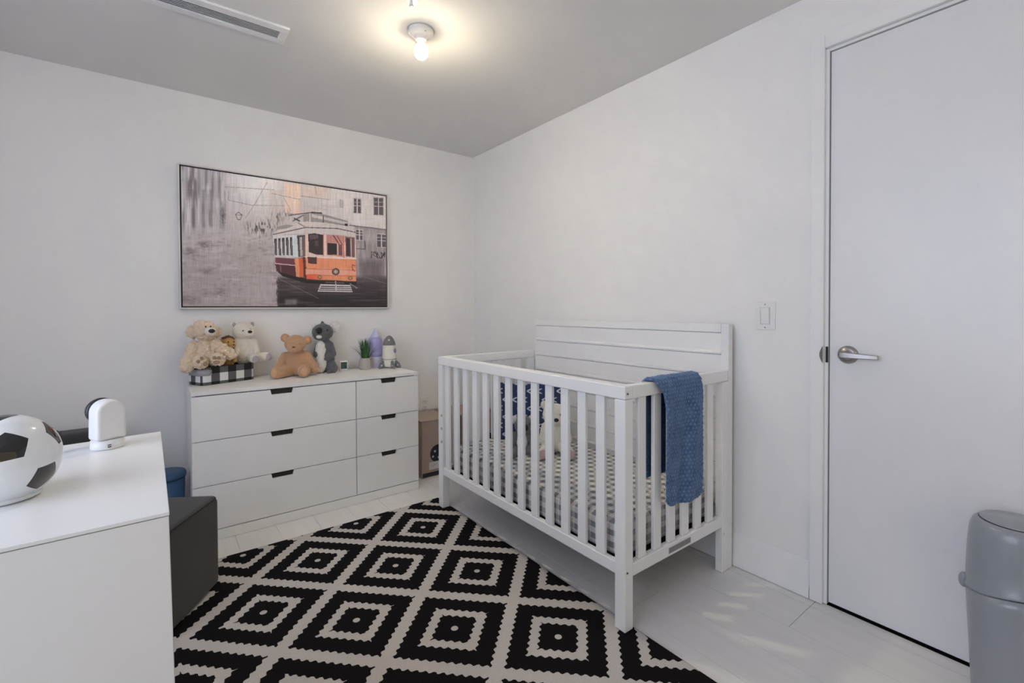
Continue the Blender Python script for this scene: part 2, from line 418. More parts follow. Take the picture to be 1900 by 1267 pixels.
# right wall with the recess of the door in it
DY0, DY1, DZ = -3.335, -2.545, 2.172
bm = bmesh.new()
box(bm, 0.0, 0.16, DY1, 0.0, -0.06, H + 0.05)
box(bm, 0.0, 0.16, YF, DY0, -0.06, H + 0.05); box(bm, 0.0, 0.16, DY0, DY1, DZ, H + 0.05); box(bm, 0.085, 0.16, DY0, DY1, -0.06, DZ)
struct(obj('wall_right', bm, 'wall'))
bm = bmesh.new()
box(bm, XL - 0.12, XL, YF, WIN_Y0, -0.06, H + 0.05); box(bm, XL - 0.12, XL, WIN_Y1, 0.0, -0.06, H + 0.05)
box(bm, XL - 0.12, XL, WIN_Y0, WIN_Y1, -0.06, WIN_Z0); box(bm, XL - 0.12, XL, WIN_Y0, WIN_Y1, WIN_Z1, H + 0.05)
struct(obj('wall_left', bm, 'wall'))
bm = bmesh.new()
box(bm, XL - 0.12, W2X0, YF - 0.12, YF, -0.06, H + 0.05); box(bm, W2X1, 0.16, YF - 0.12, YF, -0.06, H + 0.05)
box(bm, W2X0, W2X1, YF - 0.12, YF, -0.06, W2Z0); box(bm, W2X0, W2X1, YF - 0.12, YF, W2Z1, H + 0.05)
struct(obj('wall_front', bm, 'wall'))
struct(obj('ceiling', B(XL, 0.0, YF, 0.0, H, H + 0.05), 'ceiling'))
# window in the left wall
w = bmesh.new(); fwid = 0.05
for a in ((WIN_Y0, WIN_Y1, WIN_Z0, WIN_Z0 + fwid), (WIN_Y0, WIN_Y1, WIN_Z1 - fwid, WIN_Z1), (WIN_Y0, WIN_Y0 + fwid, WIN_Z0 + fwid, WIN_Z1 - fwid), (WIN_Y1 - fwid, WIN_Y1, WIN_Z0 + fwid, WIN_Z1 - fwid), ((WIN_Y0 + WIN_Y1) / 2 - 0.025, (WIN_Y0 + WIN_Y1) / 2 + 0.025, WIN_Z0 + fwid, WIN_Z1 - fwid)):
    box(w, XL - 0.10, XL - 0.03, *a)
win = struct(obj('window_1', w, 'trim'))
m, g, b = newmat('clear_glass'); b.inputs['Transmission Weight'].default_value = 1.0; b.inputs['Roughness'].default_value = 0.0; b.inputs['Base Color'].default_value = (0.95, 0.98, 1, 1); MT['clear'] = m
for k in range(2):
    ya = WIN_Y0 + fwid + k * (WIN_Y1 - WIN_Y0 - 0.05) / 2 ; yb = ya + (WIN_Y1 - WIN_Y0) / 2 - 0.075
    obj('pane', B(XL - 0.068, XL - 0.062, ya, yb, WIN_Z0 + fwid, WIN_Z1 - fwid), 'clear', win)

w = bmesh.new()
for a in ((W2X0, W2X1, W2Z0, W2Z0 + fwid), (W2X0, W2X1, W2Z1 - fwid, W2Z1), (W2X0, W2X0 + fwid, W2Z0 + fwid, W2Z1 - fwid), (W2X1 - fwid, W2X1, W2Z0 + fwid, W2Z1 - fwid)):
    box(w, a[0], a[1], YF - 0.10, YF - 0.03, a[2], a[3])
win2 = struct(obj('added_window', w, 'trim'))  # unseen window, added in the front wall around the fill light
obj('pane', B(W2X0 + fwid, W2X1 - fwid, YF - 0.068, YF - 0.062, W2Z0 + fwid, W2Z1 - fwid), 'clear', win2)

def baseboard(name, axis, a0, a1):
    bm = bmesh.new()
    prof = [(0, 0.002), (-0.019, 0.002), (-0.019, 0.012), (-0.0165, 0.045), (-0.012, 0.055), (-0.011, 0.118), (-0.007, 0.132), (-0.004, 0.145), (0, 0.148)]
    if axis == 'y': prism(bm, prof, 'y', a0, a1)            # along y on the right wall: (x, z)
    else: prism(bm, prof, 'x', a0, a1)                       # along x on the back wall: (y, z)
    return struct(obj(name, bm, 'trim', bevel=0.001))
baseboard('baseboard_right', 'y', -2.498, -0.02)
baseboard('baseboard_back', 'x', XL, 0.0)
bm = bmesh.new(); prism(bm, [(XL, 0.002), (XL + 0.015, 0.002), (XL + 0.012, 0.12), (XL, 0.148)], 'y', YF, -0.02); struct(obj('baseboard_left', bm, 'trim'))

# door and casing
cas = bmesh.new()
box(cas, -0.020, 0.0, -2.546, -2.500, 0.002, DZ + 0.052); box(cas, -0.020, 0.0, DY0 - 0.05, DY0 + 0.0, 0.002, DZ + 0.052); box(cas, -0.020, 0.0, DY0, -2.546, DZ + 0.0, DZ + 0.052)
struct(obj('trim_1', cas, 'trim', bevel=0.003))
jb = bmesh.new()
box(jb, -0.004, 0.085, -2.557, -2.5455, 0.002, DZ - 0.0005); box(jb, -0.004, 0.085, DY0 + 0.0005, DY0 + 0.012, 0.002, DZ - 0.0005); box(jb, -0.004, 0.085, DY0 + 0.012, -2.557, DZ - 0.012, DZ - 0.0005)
jamb = struct(obj('trim_2', jb, 'trim', bevel=0.0015))
obj('strike_plate', (lambda bm: (prism(bm, [(-2.5445 + 0.011 * math.sin(PI * k / 10) * 1.0, 0.953 + 0.066 * k / 10) for k in range(11)], 'x', -0.0225, -0.0202), bm)[1])(bmesh.new()), 'steel', jamb)
obj('latch_recess', B(-0.0052, -0.0035, -2.5575, -2.549, 0.955, 1.017), 'black', jamb)
door = struct(obj('door_1', B(0.002, 0.042, DY0 + 0.016, -2.5605, 0.012, DZ - 0.0155), 'door', bevel=0.002))
HYC, HZC = -2.622, 0.990
hb = bmesh.new()
lathe(hb, [(0.034, 0), (0.034, 0.004), (0.031, 0.009), (0.022, 0.013), (0.013, 0.015), (0.012, 0.045), (0.0, 0.0455)], seg=40, cap=False)
bmesh.ops.transform(hb, matrix=Matrix.Translation((0.002, HYC, HZC)) @ Matrix.Rotation(-PI / 2, 4, 'Y'), verts=hb.verts)
dh = obj('door_handle', hb, 'nickel', door, smooth=True, label='brushed nickel lever handle with round rose')
lv = bmesh.new()
n = 14; secs = []
for i in range(n):
    t = i / (n - 1); yy = HYC + 0.014 - 0.118 * t; xx = -0.050 + 0.012 * t ** 2 * 1.2; hh = 0.0115 * (1 - t) + 0.0075 * t; th = 0.0055 if i else 0.005
    zc = HZC - 0.004 * t + 0.002
    if t < .15: hh = 0.009 + 0.016 * t
    secs.append([lv.verts.new((xx - th, yy, zc - hh)), lv.verts.new((xx + th, yy, zc - hh)), lv.verts.new((xx + th, yy, zc + hh)), lv.verts.new((xx - th, yy, zc + hh))])
for a, b_ in zip(secs, secs[1:]):
    for k in range(4): lv.faces.new((a[k], a[(k + 1) % 4], b_[(k + 1) % 4], b_[k]))
lv.faces.new(secs[0][::-1]); lv.faces.new(secs[-1])
obj('lever', lv, 'nickel', dh, bevel=0.003, seg=3)

# ------------------------------------------------------------------ rug
rg = bmesh.new(); x0, x1, y0, y1 = -2.72, -0.722, -3.70, -0.705
nxg, nyg = 60, 90
vs = [[rg.verts.new((x0 + (x1 - x0) * i / nxg, y0 + (y1 - y0) * j / nyg, 0.011 + 0.0010 * noise.noise(Vector((i * .7, j * .7, 0))))) for i in range(nxg + 1)] for j in range(nyg + 1)]
for j in range(nyg):
    for i in range(nxg): rg.faces.new((vs[j][i], vs[j][i + 1], vs[j + 1][i + 1], vs[j + 1][i]))
bnd = [e for e in rg.edges if e.is_boundary]
ex = bmesh.ops.extrude_edge_only(rg, edges=bnd)
for v in [q for q in ex['geom'] if isinstance(q, bmesh.types.BMVert)]: v.co.z = 0.0005
rug = tag(obj('rug', rg, 'rug', smooth=False), 'black and white diamond patterned rug lying on pale floor', 'rug')
obj('edge_binding', (lambda bm: ([box(bm, *a) for a in ((x0 - .003, x1 + .003, y1 - .001, y1 + .003, 0.0005, .0095), (x1 - .001, x1 + .003, y0, y1, .0005, .0095), (x0 - .003, x0 + .001, y0, y1, .0005, .0095), (x0 - .003, x1 + .003, y0 - .003, y0 + .001, .0005, .0095))], bm)[1])(bmesh.new()), 'black', rug)
RUGZ = 0.0115

# ------------------------------------------------------------------ dresser
DX0, DX1, DF, DT = -1.955, -0.736, -0.474, 0.762
dr = thing('chest_of_drawers', 'wide low white chest of six drawers with cut out grips', 'dresser', ((DX0 + DX1) / 2, -0.26, 0))
DB = -0.022
obj('tabletop', B(DX0 - 0.001, DX1 + 0.001, DF - 0.001, DB, 0.743, DT), 'dresser', dr, bevel=0.0012)
for xa in (DX0, DX1 - 0.018): obj('side_panel', B(xa, xa + 0.018, DF + 0.02, DB, 0.0, 0.7425), 'dresser', dr, bevel=0.001)
obj('back_panel', B(DX0 + 0.018, DX1 - 0.018, DB - 0.008, DB, 0.05, 0.7425), 'dresser', dr)
obj('carcass', B(DX0 + 0.0185, DX1 - 0.0185, DF + 0.028, DB - 0.009, 0.05, 0.742), 'black', dr, label='dark interior behind the grips')
obj('plinth', B(DX0 + 0.001, DX1 - 0.001, DF + 0.001, DF + 0.019, 0.001, 0.053), 'dresser', dr, bevel=0.001)
DIV = -1.1405
rows = [(0.5135, 0.738), (0.286, 0.5105), (0.057, 0.283)]
for z0, z1 in rows:
    for xa, xb, cx, hw in ((DX0 + 0.001, DIV - 0.0018, -1.545, 0.0575), (DIV + 0.0018, DX1 - 0.001, -0.9355, 0.0515)):
        bm = bmesh.new(); nd = 0.027; sl = 0.006
        pts = [(xa, z0), (xb, z0), (xb, z1), (cx + hw, z1), (cx + hw - sl, z1 - nd), (cx - hw + sl, z1 - nd), (cx - hw, z1), (xa, z1)]
        prism(bm, pts, 'y', DF, DF + 0.0175)
        d_ = obj('drawer', bm, 'dresser', dr, bevel=0.0008)
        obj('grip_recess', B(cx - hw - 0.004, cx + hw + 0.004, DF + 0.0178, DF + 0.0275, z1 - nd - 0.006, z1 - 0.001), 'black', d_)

# ------------------------------------------------------------------ painting (print rasterised to vertex colours)
def inv_h(src, dst):
    A = []; bb = []
    for (x, y), (u, v) in zip(src, dst):
        A.append([x, y, 1, 0, 0, 0, -u * x, -u * y]); bb.append(u); A.append([0, 0, 0, x, y, 1, -v * x, -v * y]); bb.append(v)
    h = np.linalg.solve(np.array(A, float), np.array(bb, float)); return np.append(h, 1).reshape(3, 3)
def paint():
    W, Hh = 460, 306
    Hm = inv_h([(0, 0), (1, 0), (1, 1), (0, 1)], [(60, 62), (1688, 303), (1690, 1180), (66, 1182)])
    uu, vv = np.meshgrid(np.linspace(0, 1, W + 1), np.linspace(0, 1, Hh + 1))
    P = np.stack([uu, vv, np.ones_like(uu)], -1) @ Hm.T; X, Y = P[..., 0] / P[..., 2], P[..., 1] / P[..., 2]
    rng = np.random.default_rng(3)
    def nz(sx, sy, seed=0):          # smooth value noise, cell sizes in units of the drawing plane
        r = np.random.default_rng(seed); G = r.random((int(1400 / sy) + 3, int(1800 / sx) + 3))
        fx, fy = X / sx, Y / sy; ix, iy = fx.astype(int), fy.astype(int); tx, ty = fx - ix, fy - iy
        tx, ty = tx * tx * (3 - 2 * tx), ty * ty * (3 - 2 * ty)
        return (G[iy, ix] * (1 - tx) + G[iy, ix + 1] * tx) * (1 - ty) + (G[iy + 1, ix] * (1 - tx) + G[iy + 1, ix + 1] * tx) * ty
    C = np.zeros(X.shape + (3,)); C[:] = (186, 178, 178)
    def blend(mask, col, a=1.0):
        al = (np.clip(mask, 0, 1) * a)[..., None]; C[:] = C * (1 - al) + np.array(col) * al
    def poly(pts, col, a=1.0, soft=0):
        ins = np.zeros(X.shape, bool); n = len(pts)
        if soft:
            xs = [p[0] for p in pts]; ys = [p[1] for p in pts]
            mx = np.clip((X - min(xs)) / soft, 0, 1) * np.clip((max(xs) - X) / soft, 0, 1) * np.clip((Y - min(ys)) / soft, 0, 1) * np.clip((max(ys) - Y) / soft, 0, 1)
            blend(mx, col, a); return mx
        j = n - 1
        for i in range(n):
            xi, yi = pts[i]; xj, yj = pts[j]
            c = ((yi > Y) != (yj > Y)) & (X < (xj - xi) * (Y - yi) / (yj - yi + 1e-9) + xi); ins ^= c; j = i
        blend(ins.astype(float), col, a); return ins
    def line(x0, y0, x1, y1, w, col, a=1.0):
        d = np.hypot(x1 - x0, y1 - y0); t = np.clip(((X - x0) * (x1 - x0) + (Y - y0) * (y1 - y0)) / d ** 2, 0, 1)
        dd = np.hypot(X - x0 - t * (x1 - x0), Y - y0 - t * (y1 - y0)); blend(np.clip(w + 1 - dd, 0, 1), col, a)
    def disc(cx, cy, rx, ry, col, a=1.0): blend((((X - cx) / rx) ** 2 + ((Y - cy) / ry) ** 2 < 1).astype(float), col, a)
    # washes
    t = np.clip((Y - 560) / 350, 0, 1); blend(t, (166, 156, 158))
    blend(np.clip(1 - np.abs(X - 640) / 420, 0, 1) * np.clip(1 - (Y - 120) / 480, 0, 1), (246, 242, 243), 0.97)
    blend(np.clip((X - 900) / 500, 0, 1) * np.clip((620 - Y) / 200, 0, 1), (226, 218, 217), 0.9)
    # left facades: vertical streaks
    lm = np.clip((430 - X) / 60, 0, 1) * np.clip((640 - Y) / 120, 0, 1)
    v1 = nz(26, 240, 1); v2 = nz(9, 120, 2)
    blend(lm, (180, 176, 179), 0.9); blend(lm * np.clip((v1 - 0.5) * 3, 0, 1), (112, 104, 108), 0.75); blend(lm * np.clip((v2 - 0.55) * 3, 0, 1), (228, 224, 226), 0.6)
    blend(np.clip(1 - np.abs(X - 390) / 36, 0, 1) * np.clip(1 - np.abs(Y - 450) / 120, 0, 1) * nz(5, 12, 4), (60, 54, 58), 1.0)
    for x in (158, 240, 300): poly([(x - 22, 240), (x + 18, 240), (x + 20, 560), (x - 20, 560)], (120, 112, 116), 0.55, soft=18)
    # street, left middle
    h1 = nz(160, 22, 5); h2 = nz(40, 12, 6); lowL = np.clip((900 - X) / 80, 0, 1) * np.clip((Y - 560) / 100, 0, 1)
    blend(lowL * np.clip((h1 - .5) * 2.4, 0, 1), (196, 188, 190), 0.6); blend(lowL * np.clip((h2 - .62) * 3, 0, 1), (128, 118, 122), 0.45)
    for cx, cy, rx, ry in ((245, 695, 70, 34), (130, 745, 60, 40), (270, 900, 90, 26), (110, 1130, 90, 40), (330, 1080, 120, 40)):
        blend(np.clip(1.3 - np.hypot((X - cx) / rx, (Y - cy) / ry), 0, 1) * (0.15 + 1.1 * nz(22, 7, 7)), (104, 94, 98), 0.62)
    poly([(550, 940), (790, 930), (800, 1180), (540, 1180)], (176, 167, 170), 0.5, soft=40)
    # far end of the street
    sc = np.clip((nz(7, 26, 8) - .5) * 4, 0, 1)
    blend(np.clip(1 - np.abs(X - 690) / 150, 0, 1) * np.clip(1 - np.abs(Y - 555) / 95, 0, 1) * sc * 1.6, (66, 58, 62), 0.85)
    blend(np.clip(1 - np.abs(X - 820) / 80, 0, 1) * np.clip(1 - np.abs(Y - 470) / 110, 0, 1) * sc, (88, 78, 82), 0.8)
    blend(np.clip(1 - np.abs(X - 600) / 230, 0, 1) * np.clip(1 - np.abs(Y - 620) / 60, 0, 1) * nz(40, 14, 9), (208, 202, 204), 0.9)
    # peach tower and washes
    poly([(878, 195), (1010, 212), (1010, 440), (884, 436)], (228, 196, 180), 0.8)
    poly([(1010, 214), (1245, 240), (1225, 330), (1010, 320)], (222, 190, 176), 0.45, soft=30)
    poly([(755, 250), (880, 270), (880, 430), (755, 400)], (196, 182, 178), 0.5, soft=14)
    blend(np.clip(1 - np.abs(X - 1130) / 14, 0, 1) * np.clip(1 - np.abs(Y - 260) / 40, 0, 1) * sc, (150, 70, 80), 0.9)
    blend(np.clip(1 - np.abs(X - 900) / 120, 0, 1) * np.clip(1 - np.abs(Y - 450) / 60, 0, 1) * np.clip((nz(6, 30, 10) - .55) * 4, 0, 1), (96, 82, 82), 0.8)
    blend(np.clip(1 - np.abs(X - 1180) / 220, 0, 1) * np.clip(1 - np.abs(Y - 395) / 50, 0, 1) * nz(30, 7, 11), (158, 148, 148), 0.6)
    # right facade
    poly([(1392, 275), (1690, 300), (1690, 560), (1440, 535), (1392, 500)], (216, 209, 208), 0.95)
    poly([(1440, 535), (1690, 570), (1690, 1010), (1450, 930)], (150, 140, 142), 0.9)
    blend(((X > 1450) & (Y > 545)).astype(float) * np.clip((nz(12, 90, 12) - .4) * 2, 0, 1), (196, 188, 190), 0.55)
    poly([(1450, 780), (1690, 860), (1690, 1185), (1450, 1000)], (104, 95, 99), 0.8, soft=60)
    def window(a, b_, c, d_):
        poly([(a - 6, b_ - 8), (c + 6, b_ - 4), (c + 6, d_ + 8), (a - 6, d_ + 4)], (190, 182, 182)); poly([(a, b_), (c, b_ + 5), (c, d_ + 3), (a, d_)], (96, 88, 92))
        line((a + c) / 2, b_, (a + c) / 2, d_, 3, (214, 208, 208)); line(a, (b_ + d_) / 2, c, (b_ + d_) / 2 + 3, 2, (200, 194, 194)); line(a, b_ + (d_ - b_) * .25, c, b_ + (d_ - b_) * .25 + 3, 1.5, (190, 184, 184))
    window(1434, 322, 1488, 434); window(1594, 314, 1668, 450); window(1452, 570, 1502, 650); window(1618, 606, 1688, 706)
    poly([(1322, 328), (1350, 332), (1350, 396), (1322, 392)], (168, 160, 160), 0.8); line(1336, 330, 1336, 394, 2, (214, 208, 208))
    line(1400, 535, 1690, 570, 4, (120, 110, 112)); line(1450, 720, 1520, 725, 3, (90, 82, 84)); line(1520, 660, 1522, 725, 3, (90, 82, 84))
    # dark wet street
    dk = np.clip((Y - (930 - 0 * X)) / 40, 0, 1) * np.clip((X - 800 - 20 * nz(8, 14, 13)) / 16, 0, 1)
    blend(dk, (58, 50, 54), 0.93); blend(np.clip((Y - 1040) / 80, 0, 1) * np.clip((X - 820) / 20, 0, 1), (34, 29, 33), 0.8)
    blend(dk * np.clip((nz(120, 10, 14) - .55) * 3, 0, 1), (120, 112, 116), 0.4)
    blend(dk * np.clip((X - 1450) / 60, 0, 1) * np.clip((1020 - Y) / 60, 0, 1), (110, 101, 105), 0.6)
    poly([(870, 1120), (985, 1115), (975, 1182), (900, 1182)], (150, 142, 146), 0.6, soft=20)
    for x0, y0, x1, y1 in ((1460, 930, 1690, 1000), (830, 960, 1150, 1120)): line(x0, y0, x1, y1, 2, (130, 122, 126), 0.6)
    # ---- tram
    poly([(812, 895), (1050, 960), (1448, 985), (1452, 1010), (1060, 1000), (860, 940)], (26, 22, 25))
    poly([(1030, 450), (1080, 430), (1160, 436), (1385, 500), (1388, 545), (1200, 512), (1030, 508)], (150, 143, 144))
    poly([(1100, 445), (1385, 512), (1385, 530), (1100, 470)], (196, 190, 190)); line(1190, 460, 1190, 512, 3, (80, 72, 74)); line(1085, 440, 1085, 505, 4, (215, 208, 206))
    line(920, 455, 1100, 432, 3, (60, 54, 56)); line(1100, 432, 1175, 438, 5, (52, 46, 50)); line(950, 500, 1030, 455, 4, (90, 82, 84)); line(960, 480, 1000, 500, 5, (70, 62, 64)); poly([(1360, 520), (1385, 522), (1385, 540), (1360, 538)], (40, 36, 38))
    poly([(778, 612), (830, 570), (960, 518), (1060, 503), (1250, 520), (1395, 545), (1440, 580), (1450, 632), (1330, 612), (1050, 600), (930, 605), (800, 618)], (204, 195, 192))
    poly([(820, 545), (900, 530), (960, 535), (900, 560), (822, 572)], (150, 142, 142)); line(790, 608, 1050, 552, 3, (66, 58, 60)); line(1050, 552, 1300, 560, 3, (90, 80, 82)); line(1300, 560, 1445, 590, 3, (90, 80, 82)); line(990, 515, 1040, 545, 3, (120, 110, 110))
    poly([(788, 618), (950, 612), (990, 790), (805, 782)], (206, 204, 206))
    for k in range(5):
        a = 796 + k * 31; poly([(a + 2, 642 - k * 3), (a + 22, 640 - k * 3), (a + 25, 776), (a + 8, 774)], (62, 56, 60)); line(a + 14, 660, a + 16, 770, 2, (150, 146, 148), .7)
    poly([(948, 612), (985, 612), (988, 790), (950, 788)], (206, 214, 216))
    poly([(980, 616), (1045, 612), (1048, 782), (992, 785)], (74, 64, 68)); poly([(1000, 630), (1022, 628), (1024, 780), (1004, 780)], (176, 172, 172)); line(1034, 625, 1036, 780, 3, (150, 120, 110))
    poly([(803, 784), (960, 796), (972, 945), (815, 902)], (112, 66, 76)); poly([(805, 842), (965, 856), (972, 945), (815, 902)], (82, 42, 52)); line(804, 840, 965, 855, 3, (206, 190, 190)); line(806, 786, 958, 797, 3, (214, 205, 204)); line(845, 850, 850, 905, 4, (150, 110, 118), .6)
    poly([(958, 795), (995, 797), (998, 948), (972, 945)], (222, 150, 112)); poly([(995, 797), (1028, 790), (1030, 950), (998, 948)], (214, 104, 62)); poly([(1026, 788), (1050, 786), (1054, 960), (1030, 950)], (92, 46, 38))
    poly([(1046, 600), (1447, 632), (1448, 805), (1046, 786)], (222, 196, 188))
    poly([(1070, 604), (1120, 598), (1190, 612), (1190, 772), (1130, 768), (1072, 748)], (52, 40, 45)); poly([(1078, 612), (1150, 608), (1148, 640), (1082, 650)], (96, 78, 84)); poly([(1120, 660), (1150, 658), (1152, 700), (1124, 702)], (82, 66, 72)); line(1192, 605, 1192, 778, 4, (206, 140, 120))
    poly([(1215, 610), (1345, 618), (1345, 785), (1215, 772)], (196, 138, 130)); poly([(1222, 676), (1302, 680), (1302, 770), (1222, 768)], (42, 34, 38)); line(1270, 615, 1335, 720, 3, (70, 56, 60)); line(1300, 618, 1340, 690, 2, (70, 56, 60)); poly([(1310, 690), (1338, 690), (1338, 775), (1310, 772)], (120, 84, 84)); line(1302, 680, 1302, 770, 4, (214, 180, 172))
    poly([(1364, 624), (1440, 634), (1438, 790), (1366, 782)], (120, 92, 94)); poly([(1372, 640), (1400, 640), (1400, 780), (1372, 775)], (58, 44, 50)); line(1410, 640, 1412, 785, 3, (210, 180, 172)); line(1350, 620, 1352, 790, 5, (196, 128, 110)); line(1205, 606, 1205, 780, 3, (226, 206, 200))
    poly([(1046, 786), (1448, 802), (1450, 985), (1058, 968)], (224, 148, 112))
    blend(((X > 1046) & (X < 1450) & (Y > 880) & (Y < 932)).astype(float), (230, 170, 150), 0.8)
    blend(((X > 1052) & (X < 1200) & (Y > 925) & (Y < 972)).astype(float) * np.clip((1200 - X) / 120, 0, 1), (228, 96, 62), 0.9)
    line(1050, 882, 1448, 892, 2, (200, 110, 84)); line(1055, 930, 1448, 940, 2, (204, 112, 86)); line(1046, 786, 1448, 802, 4, (240, 220, 212))
    poly([(1064, 786), (1138, 789), (1138, 845), (1066, 838)], (84, 54, 50)); disc(1287, 905, 30, 28, (70, 48, 44)); disc(1287, 905, 21, 20, (150, 130, 116)); disc(1287, 905, 11, 10, (196, 178, 164))
    for cx, cy in ((1160, 949), (1403, 956)): disc(cx, cy, 17, 15, (120, 78, 50)); disc(cx, cy, 11, 10, (190, 150, 96))
    line(1420, 850, 1440, 858, 3, (170, 80, 60)); line(1420, 880, 1436, 900, 3, (170, 80, 60)); line(1418, 852, 1420, 895, 2, (170, 80, 60))
    line(1055, 970, 1450, 988, 5, (50, 38, 38))
    poly([(1165, 1005), (1402, 1010), (1420, 1068), (1142, 1062)], (206, 200, 202)); 
    for k in range(3): line(1170 - k * 8, 1022 + k * 15, 1400 + k * 6, 1026 + k * 15, 3, (46, 40, 44))
    line(1285, 985, 1290, 1060, 4, (196, 190, 192)); line(1400, 1000, 1455, 1035, 3, (150, 144, 146)); line(1210, 990, 1350, 995, 4, (120, 112, 112), .8)
    # line work: wires, street lamp, scribble
    for a in ((410, 228, 800, 252), (440, 335, 620, 375), (620, 375, 880, 380), (745, 195, 650, 360), (650, 360, 570, 480), (870, 300, 935, 420), (1010, 300, 1240, 330), (780, 280, 1010, 330)): line(*a, 1.6, (128, 118, 122), 0.7)
    for a in ((492, 450, 515, 430), (515, 430, 545, 452), (545, 452, 530, 490), (530, 490, 508, 488), (508, 488, 492, 450), (492, 452, 545, 454)): line(*a, 2, (92, 84, 88), 0.9)
    for a in ((408, 260, 412, 520), (440, 260, 436, 330), (370, 60, 372, 560)): line(*a, 2, (110, 100, 104), 0.5)
    px, py = 1575, 770
    r = np.random.default_rng(12)
    for k in range(22):
        qx, qy = 1575 + 115 * ((k + 1) / 22) + r.uniform(-22, 22), 770 + r.uniform(-35, 30); line(px, py, qx, qy, 1.8, (40, 34, 38), 0.9); px, py = qx, qy
    # brush grain over everything
    C[:] *= (1.0 + 0.12 * nz(5, 60, 20) + 0.05 * nz(60, 5, 21))[..., None]
    C[:] = 128 + (C - 128) * 1.06
    C[:] = np.clip(C, 0, 255)
    lin = np.where(C / 255 <= .04045, C / 255 / 12.92, ((C / 255 + .055) / 1.055) ** 2.4)
    return W, Hh, lin
PX0, PX1, PZ0, PZ1, PF = -1.982, -0.748, 1.176, 1.997, -0.036
pic = thing('framed_painting', 'large framed canvas print of an orange tram on back wall above chest of drawers', 'painting', ((PX0 + PX1) / 2, 0, PZ0))
W_, H_, lin = paint()
gx = np.linspace(PX0 + 0.016, PX1 - 0.016, W_ + 1); gz = np.linspace(PZ1 - 0.016, PZ0 + 0.016, H_ + 1)
XX, ZZ = np.meshgrid(gx, gz); co = np.stack([XX, np.full_like(XX, PF + 0.006), ZZ], -1).reshape(-1, 3)
me = bpy.data.meshes.new('canvas'); nv = len(co); me.vertices.add(nv); me.vertices.foreach_set('co', co.ravel())
ii, jj = np.meshgrid(np.arange(W_), np.arange(H_)); a0 = (jj * (W_ + 1) + ii).ravel(); quads = np.stack([a0, a0 + W_ + 1, a0 + W_ + 2, a0 + 1], 1)
me.loops.add(quads.size); me.loops.foreach_set('vertex_index', quads.ravel()); me.polygons.add(len(quads)); me.polygons.foreach_set('loop_start', np.arange(0, quads.size, 4))
me.update(calc_edges=True); me.validate()
ca = me.color_attributes.new('print', 'FLOAT_COLOR', 'POINT'); ca.data.foreach_set('color', np.concatenate([lin.reshape(-1, 3), np.ones((nv, 1))], 1).ravel().astype(np.float32))
cv = obj('canvas', me, vcol_mat('tram_print', 0.33), pic)
obj('stretcher', B(PX0 + 0.016, PX1 - 0.016, PF + 0.0075, -0.003, PZ0 + 0.016, PZ1 - 0.016), 'black', pic)
bm = bmesh.new(); t = 0.0085
for a in ((PX0, PX1, PZ1 - t, PZ1), (PX0, PX1, PZ0, PZ0 + t), (PX0, PX0 + t, PZ0 + t, PZ1 - t), (PX1 - t, PX1, PZ0 + t, PZ1 - t)): box(bm, a[0], a[1], PF, -0.002, a[2], a[3])
obj('frame', bm, 'frame', pic, bevel=0.0008)
bm = bmesh.new(); u = 0.0163
for a in ((PX0 + t, PX1 - t, PZ1 - u, PZ1 - t), (PX0 + t, PX1 - t, PZ0 + t, PZ0 + u), (PX0 + t, PX0 + u, PZ0 + u, PZ1 - u), (PX1 - u, PX1 - t, PZ0 + u, PZ1 - u)): box(bm, a[0], a[1], PF + 0.014, -0.004, a[2], a[3])
obj('shadow_gap', bm, 'black', pic)

# ------------------------------------------------------------------ ceiling: lamp, vent, sprinkler
LX, LY = -1.134, -1.347
lamp = thing('ceiling_light', 'bare glowing bulb in a white porcelain lampholder on ceiling', 'lamp', (LX, LY, H))
obj('lampholder', L([(0.0, 0.0), (0.057, 0.0), (0.057, -0.010), (0.053, -0.016), (0.035, -0.024), (0.026, -0.030), (0.024, -0.044), (0.0, -0.044)], c=(0, 0, 0), cap=False), 'porcelain', lamp, smooth=True, world=False)
bl = obj('bulb', L([(0.0, -0.046), (0.015, -0.046), (0.0155, -0.058), (0.024, -0.070), (0.0305, -0.088), (0.030, -0.102), (0.0235, -0.116), (0.012, -0.1245), (0.0, -0.126)], cap=False), 'bulb', lamp, smooth=True, world=False)
obj('bulb_base', L([(0.0145, -0.0405), (0.0145, -0.0465), (0.0, -0.0465)], cap=False), 'nickel', lamp, smooth=True, world=False)
for s in (-1, 1): obj('screw', L([(0.0, -0.0215), (0.004, -0.0215), (0.004, -0.0195)], c=(0, 0.042 * s, 0), cap=False, seg=10), 'nickel', lamp, world=False)

vx0, vx1, vy0, vy1 = -2.12, -1.603, -1.020, -0.880
vent = thing('ceiling_vent', 'white rectangular air vent with narrow louvres on ceiling near the back wall', 'vent', ((vx0 + vx1) / 2, (vy0 + vy1) / 2, H))
bm = bmesh.new(); iy0, iy1, ix0, ix1 = -0.982, -0.912, vx0 + 0.03, vx1 - 0.032
zt, zb = H - 0.0005, H - 0.011
for a in ((vx0, vx1, vy0, iy0), (vx0, vx1, iy1, vy1), (vx0, ix0, iy0, iy1), (ix1, vx1, iy0, iy1)): box(bm, *a, zb, zt)
obj('frame', bm, 'trim', vent, bevel=0.0015)
obj('duct_opening', B(ix0, ix1, iy0, iy1, H - 0.002, H - 0.0006), 'black', vent)
for k in range(6):
    yc = iy0 + (k + 0.5) * (iy1 - iy0) / 6
    bm = bmesh.new(); prism(bm, [(yc - 0.0045, H - 0.0095), (yc - 0.0030, H - 0.0105), (yc + 0.0035, H - 0.0040), (yc + 0.0020, H - 0.0030)], 'x', ix0, ix1)
    obj('louvre', bm, 'trim', vent)
